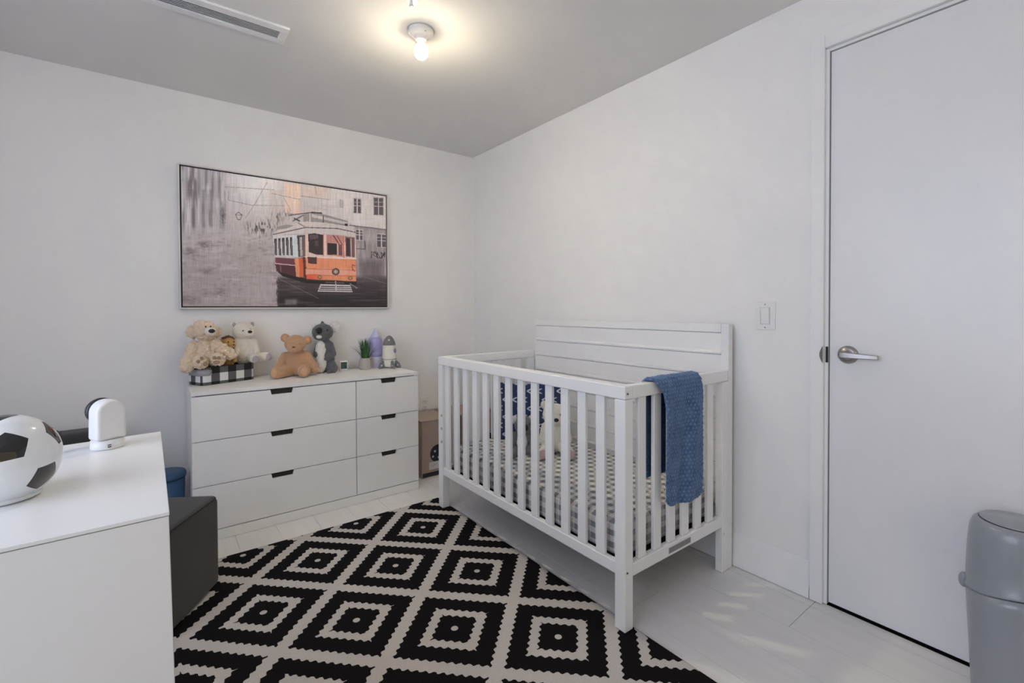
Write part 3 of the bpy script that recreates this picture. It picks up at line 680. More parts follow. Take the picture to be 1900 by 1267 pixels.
sp = thing('ceiling_sprinkler', 'small white sprinkler rose on ceiling beside the bare bulb', 'sprinkler', (-1.262, -1.520, H))
obj('cover_plate', L([(0.0, 0.0), (0.036, 0.0), (0.034, -0.006), (0.018, -0.010), (0.0, -0.010)], cap=False), 'trim', sp, smooth=True, world=False)
obj('deflector', L([(0.006, -0.010), (0.006, -0.026), (0.009, -0.027), (0.009, -0.029), (0.0, -0.030)], cap=False, seg=20), 'trim', sp, smooth=True, world=False)

# ------------------------------------------------------------------ switch, outlet
sw = thing('light_switch', 'white rocker light switch on right wall beside the door', 'switch', (0, -2.320, 1.134))
obj('cover_plate', B(-0.006, -0.0005, -2.361, -2.280, 1.075, 1.194), 'white_plastic', sw, bevel=0.002)
rk = bmesh.new(); prism(rk, [(-0.0061, 1.101), (-0.0085, 1.101), (-0.0115, 1.168), (-0.0061, 1.168)], 'y', -2.3375, -2.3035)
obj('rocker', rk, 'white_plastic', sw, bevel=0.001)
bm = bmesh.new()
for a in ((-2.340, -2.339, 1.098, 1.171), (-2.302, -2.301, 1.098, 1.171), (-2.340, -2.301, 1.098, 1.0985), (-2.340, -2.301, 1.1705, 1.171)): box(bm, -0.0068, -0.0061, *a)
obj('rocker_frame', bm, 'greyprint', sw)
for z in (1.085, 1.184):
    bm = L([(0.0, 0.0), (0.0025, 0.0), (0.0025, 0.001)], cap=False, seg=10); bmesh.ops.transform(bm, matrix=Matrix.Translation((-0.0068, -2.3205, z)) @ Matrix.Rotation(-PI / 2, 4, 'Y'), verts=bm.verts); obj('screw', bm, 'greyprint', sw)
ol = thing('wall_outlet', 'white double wall socket on back wall between dresser and crib', 'outlet', (-0.455, 0, 0.44))
obj('cover_plate', B(-0.492, -0.418, -0.006, -0.0005, 0.382, 0.498), 'white_plastic', ol, bevel=0.002)
for z in (0.417, 0.463):
    s_ = obj('socket', B(-0.472, -0.438, -0.010, -0.0062, z - 0.016, z + 0.016), 'white_plastic', ol, bevel=0.002)
    bm = bmesh.new(); box(bm, -0.463, -0.4605, -0.0108, -0.0101, z - 0.004, z + 0.008); box(bm, -0.4495, -0.447, -0.0108, -0.0101, z - 0.004, z + 0.008); box(bm, -0.457, -0.453, -0.0108, -0.0101, z - 0.012, z - 0.008)
    obj('slot', bm, 'black', s_)

# ------------------------------------------------------------------ cardboard boxes in the corner
def half_disc(cx, cz, r, y0, y1, full=False, flip=False):
    bm = bmesh.new(); n = 20; a0, a1 = (0, 2 * PI) if full else ((PI, 2 * PI) if flip else (0, PI))
    pts = [(cx + r * math.cos(a0 + (a1 - a0) * k / n), cz + r * math.sin(a0 + (a1 - a0) * k / n)) for k in range(n + (0 if full else 1))]
    prism(bm, pts, 'y', y0, y1); return bm
bx = thing('cardboard_box', 'brown cardboard box with navy print standing next to chest of drawers', 'box', (-0.53, -0.19, 0))
FY = -0.335
obj('carton', B(-0.645, -0.400, FY, -0.03, 0.001, 0.392), 'cardboard', bx, bevel=0.003)
bm = bmesh.new(); prism(bm, [(-0.648, 0.3935), (-0.52, 0.3925), (-0.398, 0.3935), (-0.398, 0.397), (-0.52, 0.396), (-0.648, 0.397)], 'y', FY - 0.003, -0.03)
obj('top_flap', bm, 'cardboard', bx, bevel=0.001)
pr = obj('print', half_disc(-0.520, 0.158, 0.062, FY - 0.0009, FY - 0.0003, full=True), 'navyprint', bx)
for px_, pz_ in ((-0.545, 0.175), (-0.50, 0.18), (-0.56, 0.140), (-0.515, 0.128), (-0.478, 0.145)):
    obj('print_dot', half_disc(px_, pz_, 0.008, FY - 0.0014, FY - 0.0010, full=True), 'paleprint', pr)
obj('stripe', B(-0.640, -0.402, FY - 0.0009, FY - 0.0003, 0.006, 0.034), 'navyprint', bx)
lb = obj('shipping_label', B(-0.590, -0.512, FY - 0.0010, FY - 0.0003, 0.052, 0.104), 'label', bx)
obj('scribble', (lambda bm: (tube(bm, [(-0.572, FY - .0014, .08), (-.560, FY - .0014, .072), (-.553, FY - .0014, .086), (-.54, FY - .0014, .079), (-.528, FY - .0014, .088)], 0.0011, 5), bm)[1])(bmesh.new()), 'greyprint', lb)
bx2 = thing('cardboard_box', 'brown cardboard box with dark panda print in the corner behind the crib', 'box', (-0.2, -0.19, 0))
obj('carton', B(-0.388, -0.030, -0.315, -0.03, 0.001, 0.395), 'cardboard', bx2, bevel=0.003)
F2 = -0.315
bm = bmesh.new(); box(bm, -0.388, -0.03, F2 - 0.002, -0.175, 0.396, 0.399); box(bm, -0.388, -0.03, -0.171, -0.03, 0.396, 0.399)
obj('top_flap', bm, 'cardboard', bx2)
f3 = obj('side_flap', (lambda bm: (prism(bm, [(-0.175, 0.3995), (-0.171, 0.3995), (-0.150, 0.452), (-0.154, 0.454)], 'y', -0.30, -0.10), bm)[1])(bmesh.new()), 'cardboard', bx2)
obj('print', half_disc(-0.085, 0.155, 0.070, F2 - 0.0009, F2 - 0.0003), 'navyprint', bx2)
obj('print', half_disc(-0.130, 0.292, 0.026, F2 - 0.0009, F2 - 0.0003, full=True), 'redprint', bx2)
obj('print', B(-0.325, -0.316, F2 - 0.0009, F2 - 0.0003, 0.02, 0.39), 'navyprint', bx2)

# ------------------------------------------------------------------ crib
CF, CN, CR, CTOP = -0.776, -2.192, -0.8180, 0.893      # front plane x, near end y, far end y, top of rails
HBX = -0.066
crib = thing('crib', 'white slatted baby crib with plank headboard against the right wall', 'crib', (-0.42, -1.5, 0))
def cb(name, *a, bevel=0.003, lab=None): return obj(name, B(*a), 'crib', crib, bevel=bevel, label=lab)
pw = 0.048
posts = []
for ya, yb in ((CN, CN + pw), (CR - pw, CR)):
    bm = bmesh.new(); tz = RUGZ + 0.001
    box(bm, CF, CF + 0.046, ya, yb, tz, 0.8445); posts.append(obj('post', bm, 'crib', crib, bevel=0.004, seg=3))
# front rails and end rails
cb('top_rail', CF, CF + 0.046, CN, CR, 0.845, CTOP, bevel=0.004)
cb('bottom_rail', CF + 0.004, CF + 0.030, CN + pw, CR - pw, 0.206, 0.250)
for ya, yb in ((CN, CN + 0.034), (CR - 0.034, CR)):
    cb('top_rail', CF + 0.0465, HBX - 0.004, ya, yb, 0.845, CTOP, bevel=0.004)
    cb('bottom_rail', CF + 0.0465, -0.1165, ya + 0.002, yb - 0.004, 0.202, 0.248)
    cb('post', -0.116, HBX - 0.001, ya, yb, 0.001, 0.8445)
for k in range(13):
    yc = -2.067 + k * 0.0966
    obj('slat', B(CF + 0.008, CF + 0.024, yc - 0.0215, yc + 0.0215, 0.2505, 0.8445), 'crib', crib, bevel=0.003)
for ye in (CN + 0.009, CR - 0.025):
    for k in range(6):
        xc = -0.665 + k * 0.0935
        obj('slat', B(xc - 0.0225, xc + 0.0225, ye, ye + 0.016, 0.2485, 0.8445), 'crib', crib, bevel=0.003)
# headboard: border plus horizontal planks
HY0, HY1, HZ = -2.192, -0.858, 1.098
cb('headboard_panel', HBX + 0.012, HBX + 0.034, HY0, HY1, 0.20, HZ - 0.001, bevel=0.002)
cb('headboard_stile', HBX, HBX + 0.0115, HY0, HY0 + 0.036, 0.001, HZ)
cb('headboard_stile', HBX, HBX + 0.0115, HY1 - 0.012, HY1, 0.001, HZ)
cb('headboard_leg', HBX + 0.012, HBX + 0.034, HY0, HY0 + 0.05, 0.001, 0.1995)
cb('headboard_leg', HBX + 0.012, HBX + 0.034, HY1 - 0.05, HY1, 0.001, 0.1995)
cb('headboard_cap', HBX - 0.001, HBX + 0.0115, HY0 + 0.0365, HY1 - 0.0125, 1.0590, HZ)
for k in range(9):
    zt = 1.0560 - 0.098 * k; zb = zt - 0.098 + 0.0035
    bm = bmesh.new(); xf = HBX + 0.002
    prism(bm, [(xf + 0.001, zt), (HBX + 0.0115, zt), (HBX + 0.0115, zb), (xf - 0.0035, zb), (xf - 0.0045, zb + 0.003), (xf - 0.0045, zb + 0.010), (xf, zb + 0.015)], 'y', HY0 + 0.0365, HY1 - 0.0125)
    obj('headboard_plank', bm, 'crib', crib, bevel=0.0008)
def xdisc(x, y, z, r, m, par, name, axis='x', d=0.0012):
    bm = L([(0.0, 0.0), (r, 0.0), (r, d)], cap=False, seg=14)
    rot = Matrix.Rotation(-PI / 2, 4, 'Y') if axis == 'x' else Matrix.Rotation(PI / 2, 4, 'X')
    bmesh.ops.transform(bm, matrix=Matrix.Translation((x, y, z)) @ rot @ Matrix.Translation((0, 0, -d)), verts=bm.verts)
    return obj(name, bm, m, par)
for z in (0.552, 0.477, 0.400): xdisc(CF - 0.0012, CR - 0.040, z, 0.0080, 'black', posts[1], 'bolt_hole')
for z in (0.491, 0.427, 0.365, 0.300): xdisc(-0.748, CR - pw - 0.0012, z, 0.0068, 'black', posts[1], 'bolt_hole', 'y')
for x, z in ((-0.762, 0.866), (-0.764, 0.226)):
    s_ = xdisc(x, CN - 0.0010, z, 0.0062, 'nickel', posts[0], 'bolt_head', 'y'); xdisc(x, CN - 0.0022, z, 0.0028, 'black', s_, 'hex_socket', 'y')
xdisc(-0.104, CN - 0.001, 0.172, 0.0055, 'nickel', crib, 'bolt_head', 'y')
wl = obj('warning_label', B(-0.512, -0.362, CN + 0.0005, CN + 0.0015, 0.213, 0.236), 'pad_grey', crib, label='small grey warning label')
bm = bmesh.new()
random.seed(3)
for r_ in range(3):
    x = -0.508
    while x < -0.368:
        wd = random.uniform(0.003, 0.010); box(bm, x, min(x + wd, -0.366), CN, CN + 0.0006, 0.2170 + r_ * 0.0062, 0.2205 + r_ * 0.0062); x += wd + 0.002
obj('print', bm, 'greyprint', wl)
# mattress support, mattress with gingham sheet
obj('mattress_support', B(CF + 0.0465, -0.100, CN + 0.036, CR - 0.036, 0.222, 0.232), 'dark', crib, label='dark metal mattress support')
def rounded_slab(x0, x1, y0, y1, z0, z1, rc, re, nc=8, ne=5):
    def outline(ins):
        pts = []
        for cx, cy, a in ((x1 - rc, y1 - rc, 0), (x0 + rc, y1 - rc, 90), (x0 + rc, y0 + rc, 180), (x1 - rc, y0 + rc, 270)):
            for k in range(nc + 1):
                t = R(a + 90 * k / nc); pts.append((cx + (rc - ins) * math.cos(t), cy + (rc - ins) * math.sin(t)))
        return pts
    bm = bmesh.new(); lv_ = [(re * (1 - math.sin(PI / 2 * k / ne)), z0 + re * (1 - math.cos(PI / 2 * k / ne))) for k in range(ne + 1)]
    lv_ += [(re * (1 - math.cos(PI / 2 * k / ne)), z1 - re * (1 - math.sin(PI / 2 * k / ne))) for k in range(ne + 1)]
    rings = [[bm.verts.new((x, y, z)) for x, y in outline(i)] for i, z in lv_]
    for a, b_ in zip(rings, rings[1:]):
        n = len(a)
        for k in range(n): bm.faces.new((a[k], a[(k + 1) % n], b_[(k + 1) % n], b_[k]))
    bm.faces.new(rings[0][::-1]); bm.faces.new(rings[-1]); return bm
MZ = 0.372
tag(obj('mattress', rounded_slab(-0.728, -0.092, -2.136, -0.872, 0.2325, MZ, 0.055, 0.028), 'gingham', smooth=True), 'crib mattress in a grey and white gingham sheet', 'mattress')

# ------------------------------------------------------------------ blue blanket over the near end rail
def blanket():
    yo, yi = CN - 0.012, CN + 0.034 + 0.012      # outer and inner cloth planes round the rail
    zt = CTOP + 0.017; rr = (yi - yo) / 2; yc = (yo + yi) / 2; zc = zt - rr
    Lf, Lb, La = 0.468, 0.365, PI * rr; tot = Lf + La + Lb
    W0 = 0.264; nu, nv = 92, 300
    out = bmesh.new(); lay = out.verts.layers.float.new('dot'); grid = []
    for j in range(nv + 1):
        s = tot * j / nv; row = []
        for i in range(nu + 1):
            u = i / nu; q = u - 0.5
            if s < Lf:                                # hanging outside
                d = Lf - s; z = zc - d; bx_, nrm = yo, Vector((0, -1, 0)); y = yo
                wob = 0.009 * math.sin(u * 8 + 1 + d * 2) * min(1, d / .12) + 0.004 * math.sin(u * 17 + d * 9) * min(1, d / .1) + 0.003 * noise.noise(Vector((u * 6, d * 14, 3)))
                y -= 0.012 + wob + 0.004 * min(1, d / .1)
                w = W0 + 0.020 * math.exp(-d / .06) - 0.012 * (d / Lf); xl = -0.580 + 0.010 * (d / Lf) - 0.030 * math.exp(-d / .02)
                z += (d / Lf) * (0.006 - 0.014 * u - 0.008 * math.sin(PI * u) + 0.022 * abs(2 * u - 1) ** 9)
            elif s < Lf + La:
                t = (s - Lf) / rr; ang = PI - t; nrm = Vector((0, math.cos(ang), math.sin(ang)))
                y = yc + rr * math.cos(ang) * 1.0 - (0.012 * (1 - t / PI)) + 0.004 * (t / PI); z = zc + rr * math.sin(ang) + 0.004 * noise.noise(Vector((u * 5, t, 7)))
                w = W0 + 0.03; xl = -0.610 - 0.02 * (t / PI)
            else:
                d = s - Lf - La; z = zc - d; nrm = Vector((0, 1, 0)); y = yi + 0.004 + 0.004 * math.sin(u * 9 + d * 6) * min(1, d / .1)
                w = W0 + 0.01; xl = -0.630 + 0.035 * min(1, d / Lb) 
            x = xl + w * u
            # raised dots in an offset grid
            px_, ps = 0.0165, 0.0150; uu = (w * u) / px_; ss = s / ps
            r0 = round(ss); off = 0.5 * (r0 % 2); cu = round(uu - off) + off
            dd = math.hypot((uu - cu) * px_ + 0.0022 * noise.noise(Vector((cu, r0, 1.5))), (ss - r0) * ps + 0.0022 * noise.noise(Vector((cu, r0, 9.5)))); dot = max(0.0, 1 - dd / 0.0048)
            edge = min(u, 1 - u, s / tot * 2, (1 - s / tot) * 2)
            v = out.verts.new(Vector((x, y, z)) + nrm * (0.0030 * math.sqrt(dot) + 0.0016 * noise.noise(Vector((x * 90, z * 90, y * 90))) - 0.006 * max(0, 1 - edge / 0.03) ** 2))
            v[lay] = min(1, dot * 1.6); row.append(v)
        grid.append(row)
    for j in range(nv):
        for i in range(nu): out.faces.new((grid[j][i], grid[j][i + 1], grid[j + 1][i + 1], grid[j + 1][i]))
    return out
bk = tag(obj('blanket', blanket(), 'minky', smooth=True), 'blue dotted plush blanket draped over near end rail of the crib', 'blanket')
md = bk.modifiers.new('thick', 'SOLIDIFY'); md.thickness = 0.009; md.offset = -1.0
obj('care_tag', B(-0.555, -0.535, CN + 0.052, CN + 0.056, 0.64, 0.668), 'brown_tag', bk)

# ------------------------------------------------------------------ pillow and toys in the crib
def pillow(w, h, t):
    bm = bmesh.new(); n = 26
    def P(i, j, s):
        u, v = 2 * i / n - 1, 2 * j / n - 1
        f = max(0, (1 - abs(u) ** 2.6) * (1 - abs(v) ** 2.6)) ** 0.45
        k = 1 - 0.05 * (1 - abs(v) ** 2) * abs(u) ** 2; k2 = 1 - 0.05 * (1 - abs(u) ** 2) * abs(v) ** 2
        return Vector((u * w / 2 * k, s * t / 2 * f + 0.002 * noise.noise(Vector((u * 4, v * 4, s))) * f, v * h / 2 * k2))
    for s in (-1, 1):
        g_ = [[bm.verts.new(P(i, j, s)) for i in range(n + 1)] for j in range(n + 1)]
        for j in range(n):
            for i in range(n): bm.faces.new((g_[j][i], g_[j][i + 1], g_[j + 1][i + 1], g_[j + 1][i]))
    bmesh.ops.remove_doubles(bm, verts=bm.verts, dist=1e-5); return bm
pl = thing('pillow', 'navy square pillow with white arrow print propped up inside the crib', 'pillow', (-0.268, -1.060, MZ + 0.172), rz=R(-40), rx=R(-7))
obj('cushion', pillow(0.385, 0.345, 0.085), 'arrows', pl, smooth=True, world=False)

# plush toys are modelled facing local -Y, standing or sitting on z = 0
wb = thing('plush_bear', 'white plush bear sitting inside the crib before the navy pillow', 'soft toy', (-0.338, -1.350, MZ + 0.004), rz=R(-38))
blob('body', [('e', (0, 0, .075), (.058, .05, .078)), ('e', (.0, -.012, .185), (.062, .055, .056)), ('e', (.0, -.058, .170), (.030, .024, .024)),
     ('e', (-.052, 0, .232), (.020, .012, .020)), ('e', (.052, 0, .232), (.020, .012, .020)),
     ('c', (-.045, -.01, .125), (-.062, -.062, .075), .024, .022), ('c', (.045, -.01, .125), (.055, -.062, .078), .024, .024),
     ('c', (-.038, -.03, .034), (-.062, -.115, .030), .031, .026), ('c', (.038, -.03, .034), (.055, -.120, .030), .031, .028)], 'ivory_fur_cool', wb, voxel=.0045, fuzz=.0022)
obj('nose', sph((0, -.083, .176), (.012, .007, .009)), 'nose', wb, smooth=True, world=False)
for s in (-1, 1):
    obj('eye', sph((.024 * s, -.061, .196), (.0055, .004, .0055)), 'eye', wb, smooth=True, world=False)
    obj('foot_pad', sph(((.059 if s > 0 else -.066), -.1465 if s > 0 else -.139, .031), (.021, .005, .022)), 'pad_pink', wb, smooth=True, world=False)
wb.scale = (1.13,) * 3
sk = thing('plush_koala', 'small grey plush koala lying inside the crib next to white bear', 'soft toy', (-0.492, -1.235, MZ + 0.003), rz=R(-22))
blob('body', [('e', (0, 0, .050), (.042, .040, .052)), ('e', (.012, -.012, .128), (.044, .040, .040)), ('c', (-.032, -.01, .082), (-.052, -.040, .055), .017, .015), ('c', (.032, -.01, .08), (.045, -.045, .058), .017, .015),
     ('c', (-.028, -.02, .022), (-.058, -.075, .018), .020, .017), ('c', (.028, -.02, .022), (.045, -.085, .018), .020, .018)], 'grey_fur_light', sk, voxel=.0045, fuzz=.002)
obj('belly_patch', sph((0, -.020, .052), (.030, .025, .042)), 'white_fur', sk, smooth=True, world=False)
obj('nose', sph((.012, -.054, .124), (.009, .007, .014)), 'nose', sk, smooth=True, world=False)
for s in (-1, 1):
    blob('ear', [('e', (.012 + .046 * s, -.004, .152), (.021, .010, .020))], 'white_fur', sk, voxel=.004, fuzz=.004, fscale=260)
    obj('eye', sph((.012 + .018 * s, -.050, .138), (.0035, .003, .0035), seg=10), 'eye', sk, smooth=True, world=False)

sk.scale = (1.22,) * 3
# ------------------------------------------------------------------ basket and toys on the dresser
TZ = DT
bkt = thing('fabric_basket', 'black and white checked fabric basket on left end of dresser holding soft toys', 'basket', (-1.7895, -0.1400, TZ), rz=R(23.0))
HWx, HWy, BH = 0.148, 0.075, 0.098
def ring_box(hx, hy, z0, z1, th, rc=0.028, n=6):
    bm = bmesh.new()
    def outl(h1, h2, r):
        pts = []
        for cx, cy, a in ((h1 - r, h2 - r, 0), (-h1 + r, h2 - r, 90), (-h1 + r, -h2 + r, 180), (h1 - r, -h2 + r, 270)):
            for k in range(n + 1): t = R(a + 90 * k / n); pts.append((cx + r * math.cos(t), cy + r * math.sin(t)))
        return pts
    o = outl(hx, hy, rc); i_ = outl(hx - th, hy - th, rc - th * .5)
    rg_ = [[bm.verts.new((x, y, z)) for x, y in p] for p, z in ((o, z0), (o, z1), (i_, z1), (i_, z0 + th))]
    N = len(o)
    for a, b_ in zip(rg_, rg_[1:]):
        for k in range(N): bm.faces.new((a[k], a[(k + 1) % N], b_[(k + 1) % N], b_[k]))
    bm.faces.new(rg_[0][::-1]); bm.faces.new(rg_[-1]); return bm
obj('basket_body', ring_box(HWx, HWy, 0.0005, BH, 0.006), 'buffalo', bkt, smooth=False, world=False)
obj('piping', (lambda bm: (tube(bm, [((HWx - .001) * (1 if k in (0, 3, 4) else -1), (HWy - .001) * (1 if k in (0, 1, 4) else -1), BH) for k in range(0)] or [(-HWx, -HWy + .03, BH), (-HWx + .012, -HWy + .008, BH), (-HWx + .03, -HWy, BH), (HWx - .03, -HWy, BH), (HWx - .01, -HWy + .01, BH), (HWx, -HWy + .03, BH)], .002, 6), bm)[1])(bmesh.new()), 'black', bkt, world=False)
# leather strap handle bent round the left end
st = bmesh.new(); z0, z1 = 0.052, 0.086
path = [(-HWx + 0.05, -HWy - .004), (-HWx + .034, -HWy - .005), (-HWx + .012, -HWy + .002), (-HWx - .006, -HWy + .022), (-HWx - .008, 0), (-HWx - .006, HWy - .03)]
for dz in ((z0, z1),):
    a = [st.verts.new((x, y, z0 + (.004 if k == 0 else 0))) for k, (x, y) in enumerate(path)]; b_ = [st.verts.new((x, y, z1 - (.004 if k == 0 else 0))) for k, (x, y) in enumerate(path)]
    for k in range(len(path) - 1): st.faces.new((a[k], a[k + 1], b_[k + 1], b_[k]))
sto = obj('strap_handle', st, 'strap', bkt, smooth=True, world=False); md = sto.modifiers.new('t', 'SOLIDIFY'); md.thickness = .003
for k in (0, 1): obj('rivet', sph((-HWx + .040 - .0 * k, -HWy - .0075, .062 + .014 * k), (.0035, .002, .0035), seg=10), 'nickel', bkt, smooth=True, world=False)

cb_ = thing('plush_bear', 'curly cream plush bear with brown nose sitting at left of the checked basket', 'soft toy', (-1.875, -0.176, TZ + 0.102), rz=R(-6))
blob('body', [('e', (0, 0, .070), (.060, .050, .075)), ('e', (.006, -.018, .190), (.056, .052, .054)), ('e', (.026, -.062, .186), (.034, .026, .026)),
     ('e', (-.056, .004, .185), (.030, .026, .036)), ('e', (.056, .004, .180), (.024, .022, .030)), ('e', (-.01, 0, .228), (.040, .036, .022)),
     ('c', (-.050, -.01, .110), (-.082, -.070, .020), .030, .030), ('e', (-.080, -.078, .004), (.034, .028, .032)),
     ('c', (.050, -.01, .115), (.115, -.035, .062), .030, .030), ('e', (.122, -.04, .055), (.030, .026, .026)),
     ('c', (-.030, -.03, .03), (-.016, -.100, .025), .032, .034), ('c', (.035, -.03, .03), (.062, -.090, .040), .032, .036)], 'cream_fur', cb_, voxel=.0045, fuzz=.0085, fscale=85, smooth=3)
obj('muzzle', sph((.030, -.078, .188), (.028, .020, .024)), 'ivory_fur', cb_, smooth=True, world=False)
obj('nose', sph((.036, -.099, .193), (.0155, .008, .011)), 'nose', cb_, smooth=True, world=False)
for dx_ in (.008, .030): obj('eye', sph((dx_, -.074, .216), (.0035, .003, .005), seg=10), 'eye', cb_, smooth=True, world=False)
for cx_, cy_, cz_, rx_, rz_ in ((-.026, -.139, .036, .008, .009), (-.010, -.140, .052, .008, .009), (.006, -.136, .020, .010, .013), (.046, -.130, .050, .009, .009), (.066, -.130, .048, .009, .010), (.056, -.128, .025, .016, .010)):
    obj('foot_pad', sph((cx_, cy_ + .004, cz_), (rx_, .006, rz_), seg=12), 'pad_taupe', cb_, smooth=True, world=False)

pb = thing('plush_bear', 'ivory polar bear plush sitting upright at right of the checked basket', 'soft toy', (-1.674, -0.090, TZ + 0.082), rz=R(2))
blob('body', [('e', (0, 0, .080), (.056, .048, .085)), ('e', (-.004, -.012, .205), (.056, .05, .052)), ('e', (.016, -.058, .190), (.030, .024, .024)),
     ('c', (-.045, -.01, .135), (-.058, -.05, .07), .024, .022), ('c', (.048, -.01, .135), (.058, -.045, .08), .022, .02),
     ('c', (.030, -.025, .045), (.038, -.088, .042), .030, .026), ('c', (.045, -.01, .04), (.104, -.052, .046), .028, .027)], 'ivory_fur', pb, voxel=.0045, fuzz=.0016)
for s in (-1, 1):
    obj('ear', sph((-.004 + .045 * s, .0, .240), (.019, .011, .019)), 'ivory_fur', pb, smooth=True, world=False)
    obj('ear_lining', sph((-.004 + .047 * s, -.008, .241), (.010, .006, .013)), 'pad_grey', pb, smooth=True, world=False)
    obj('eye', sph((.006 + .020 * s, -.061, .208 + .003 * s), (.006, .003, .0028), (0, .5 * s, 0), seg=10), 'eye', pb, smooth=True, world=False)
obj('nose', sph((.018, -.081, .198), (.0120, .007, .0085)), 'nose', pb, smooth=True, world=False)
obj('foot_pad', sph((.040, -.1135, .040), (.018, .006, .020)), 'pad_grey', pb, smooth=True, world=False)
obj('foot_pad', sph((.118, -.076, .044), (.016, .006, .023), (0, 0, .35)), 'pad_grey', pb, smooth=True, world=False)

ln = thing('plush_lion', 'small golden plush lion squeezed between cream bear and ivory bear', 'soft toy', (-1.757, -0.142, TZ + 0.088), rz=R(0))
blob('body', [('e', (.0, 0, .040), (.030, .026, .055)), ('e', (.0, -.006, .128), (.033, .030, .033)), ('e', (.014, -.032, .117), (.019, .014, .016)),
     ('e', (-.042, .0, .138), (.020, .012, .018)), ('c', (-.02, -.01, .08), (-.03, -.035, .03), .013, .012), ('c', (.022, -.01, .08), (.024, -.04, .03), .013, .012)], 'lion_fur', ln, voxel=.004, fuzz=.002)
blob('mane', [('e', (-.004, .010, .152), (.034, .020, .020)), ('e', (.006, -.004, .092), (.024, .022, .018)), ('e', (.010, .002, .055), (.014, .026, .045))], 'lion_mane', ln, voxel=.004, fuzz=.005, fscale=110)
obj('nose', sph((.018, -.046, .122), (.006, .004, .004), seg=10), 'nose_brown', ln, smooth=True, world=False)
for dx_ in (-.006, .022): obj('eye', sph((dx_, -.034, .138), (.0035, .003, .0035), seg=10), 'eye', ln, smooth=True, world=False)

tb = thing('teddy_bear', 'tan teddy bear sitting on chest of drawers leaning against grey koala', 'soft toy', (-1.402, -0.150, TZ), rz=R(-12))
blob('body', [('e', (.004, .0, .085), (.075, .062, .086)), ('e', (-.002, -.035, .198), (.063, .054, .052)), ('e', (-.010, -.082, .178), (.040, .026, .031)), ('e', (0, -.028, .222), (.048, .042, .032)),
     ('e', (-.058, -.014, .236), (.027, .016, .027)), ('e', (.066, -.014, .218), (.027, .016, .029)),
     ('c', (-.060, -.005, .125), (-.100, -.060, .060), .026, .025), ('c', (.060, -.005, .125), (.104, -.050, .040), .028, .028),
     ('c', (-.045, -.030, .036), (-.100, -.105, .034), .036, .032), ('e', (-.108, -.118, .038), (.030, .022, .036)),
     ('c', (.045, -.030, .036), (.040, -.110, .034), .036, .034), ('e', (.042, -.122, .038), (.032, .022, .037))], 'brown_fur', tb, voxel=.0045, fuzz=.0014)
obj('foot_pad', sph((-.118, -.1365, .040), (.017, .006, .027), (0, 0, -.25)), 'brown_pad', tb, smooth=True, world=False)
obj('foot_pad', sph((.044, -.1415, .040), (.021, .006, .027)), 'brown_pad', tb, smooth=True, world=False)
obj('nose', sph((-.012, -.105, .184), (.009, .005, .005)), 'nose_brown', tb, smooth=True, world=False)
for s in (-1, 1): obj('eye', sph((-.004 + .026 * s, -.0825, .202), (.0034, .003, .0034), seg=10), 'nose_brown', tb, smooth=True, world=False)
for s in (-1, 1): obj('ear_lining', sph(((-.060 if s < 0 else .067), -.027, .235 if s < 0 else .217), (.016, .006, .017)), 'brown_pad', tb, smooth=True, world=False)

ko = thing('plush_koala', 'tall grey plush koala with white chest beside the tan teddy bear', 'soft toy', (-1.226, -0.110, TZ), rz=R(-8))
blob('body', [('e', (.010, .008, .088), (.060, .050, .088)), ('e', (.008, .004, .158), (.054, .044, .062)), ('e', (-.006, -.012, .262), (.066, .055, .056)), ('e', (-.024, -.040, .250), (.048, .036, .040)),
     ('c', (.040, -.005, .180), (.055, -.030, .120), .022, .020), ('c', (.055, -.030, .120), (.008, -.060, .095), .020, .015), ('c', (-.030, 0, .18), (-.050, -.03, .12), .020, .018),
     ('c', (.040, -.005, .045), (.050, -.040, .028), .038, .032), ('c', (.04, -.040, .014), (.018, -.078, .013), .014, .012), ('e', (-.005, 0, .315), (.012, .01, .02))], 'grey_fur', ko, voxel=.0045, fuzz=.0018)
blob('chest_patch', [('e', (-.022, -.030, .150), (.034, .020, .062)), ('e', (-.022, -.036, .065), (.036, .022, .062))], 'white_fur', ko, voxel=.004, fuzz=.004, fscale=140)
obj('nose', sph((-.034, -.077, .274), (.0175, .011, .022), (.25, 0, 0)), 'nose', ko, smooth=True, world=False)
obj('chin', sph((-.034, -.068, .236), (.018, .012, .012)), 'white_fur', ko, smooth=True, world=False)
obj('eye', sph((.016, -.062, .275), (.005, .004, .006)), 'eye', ko, smooth=True, world=False)
obj('eye', sph((-.050, -.052, .278), (.004, .004, .006)), 'eye', ko, smooth=True, world=False)
blob('ear', [('e', (.074, .008, .294), (.038, .014, .038))], 'white_fur', ko, voxel=.004, fuzz=.006, fscale=160, label='fluffy white ear')
blob('ear', [('e', (-.052, .018, .292), (.018, .012, .024))], 'white_fur', ko, voxel=.004, fuzz=.005, fscale=160, label='fluffy white ear')

ck = thing('digital_thermometer', 'small square white digital thermometer with dark screen next to koala', 'thermometer', (-1.096, -0.105, TZ), rz=R(-12))
obj('case', B(-.024, .024, -.009, .009, .0005, .068), 'white_plastic', ck, bevel=.003, world=False)
sc_ = obj('screen', B(-.019, .019, -.0100, -.0092, .014, .058), 'lcd', ck, world=False)
bm = bmesh.new()
for k, (xa, za) in enumerate(((-.013, .038), (-.004, .038), (.006, .038), (-.013, .020), (-.004, .020))):
    box(bm, xa, xa + .006, -.0106, -.0101, za, za + .0015); box(bm, xa, xa + .006, -.0106, -.0101, za + .006, za + .0075); box(bm, xa + .0048, xa + .006, -.0106, -.0101, za + .0015, za + .012); box(bm, xa, xa + .006, -.0106, -.0101, za + .012, za + .0135)
obj('digits', bm, 'lcd_seg', sc_, world=False)

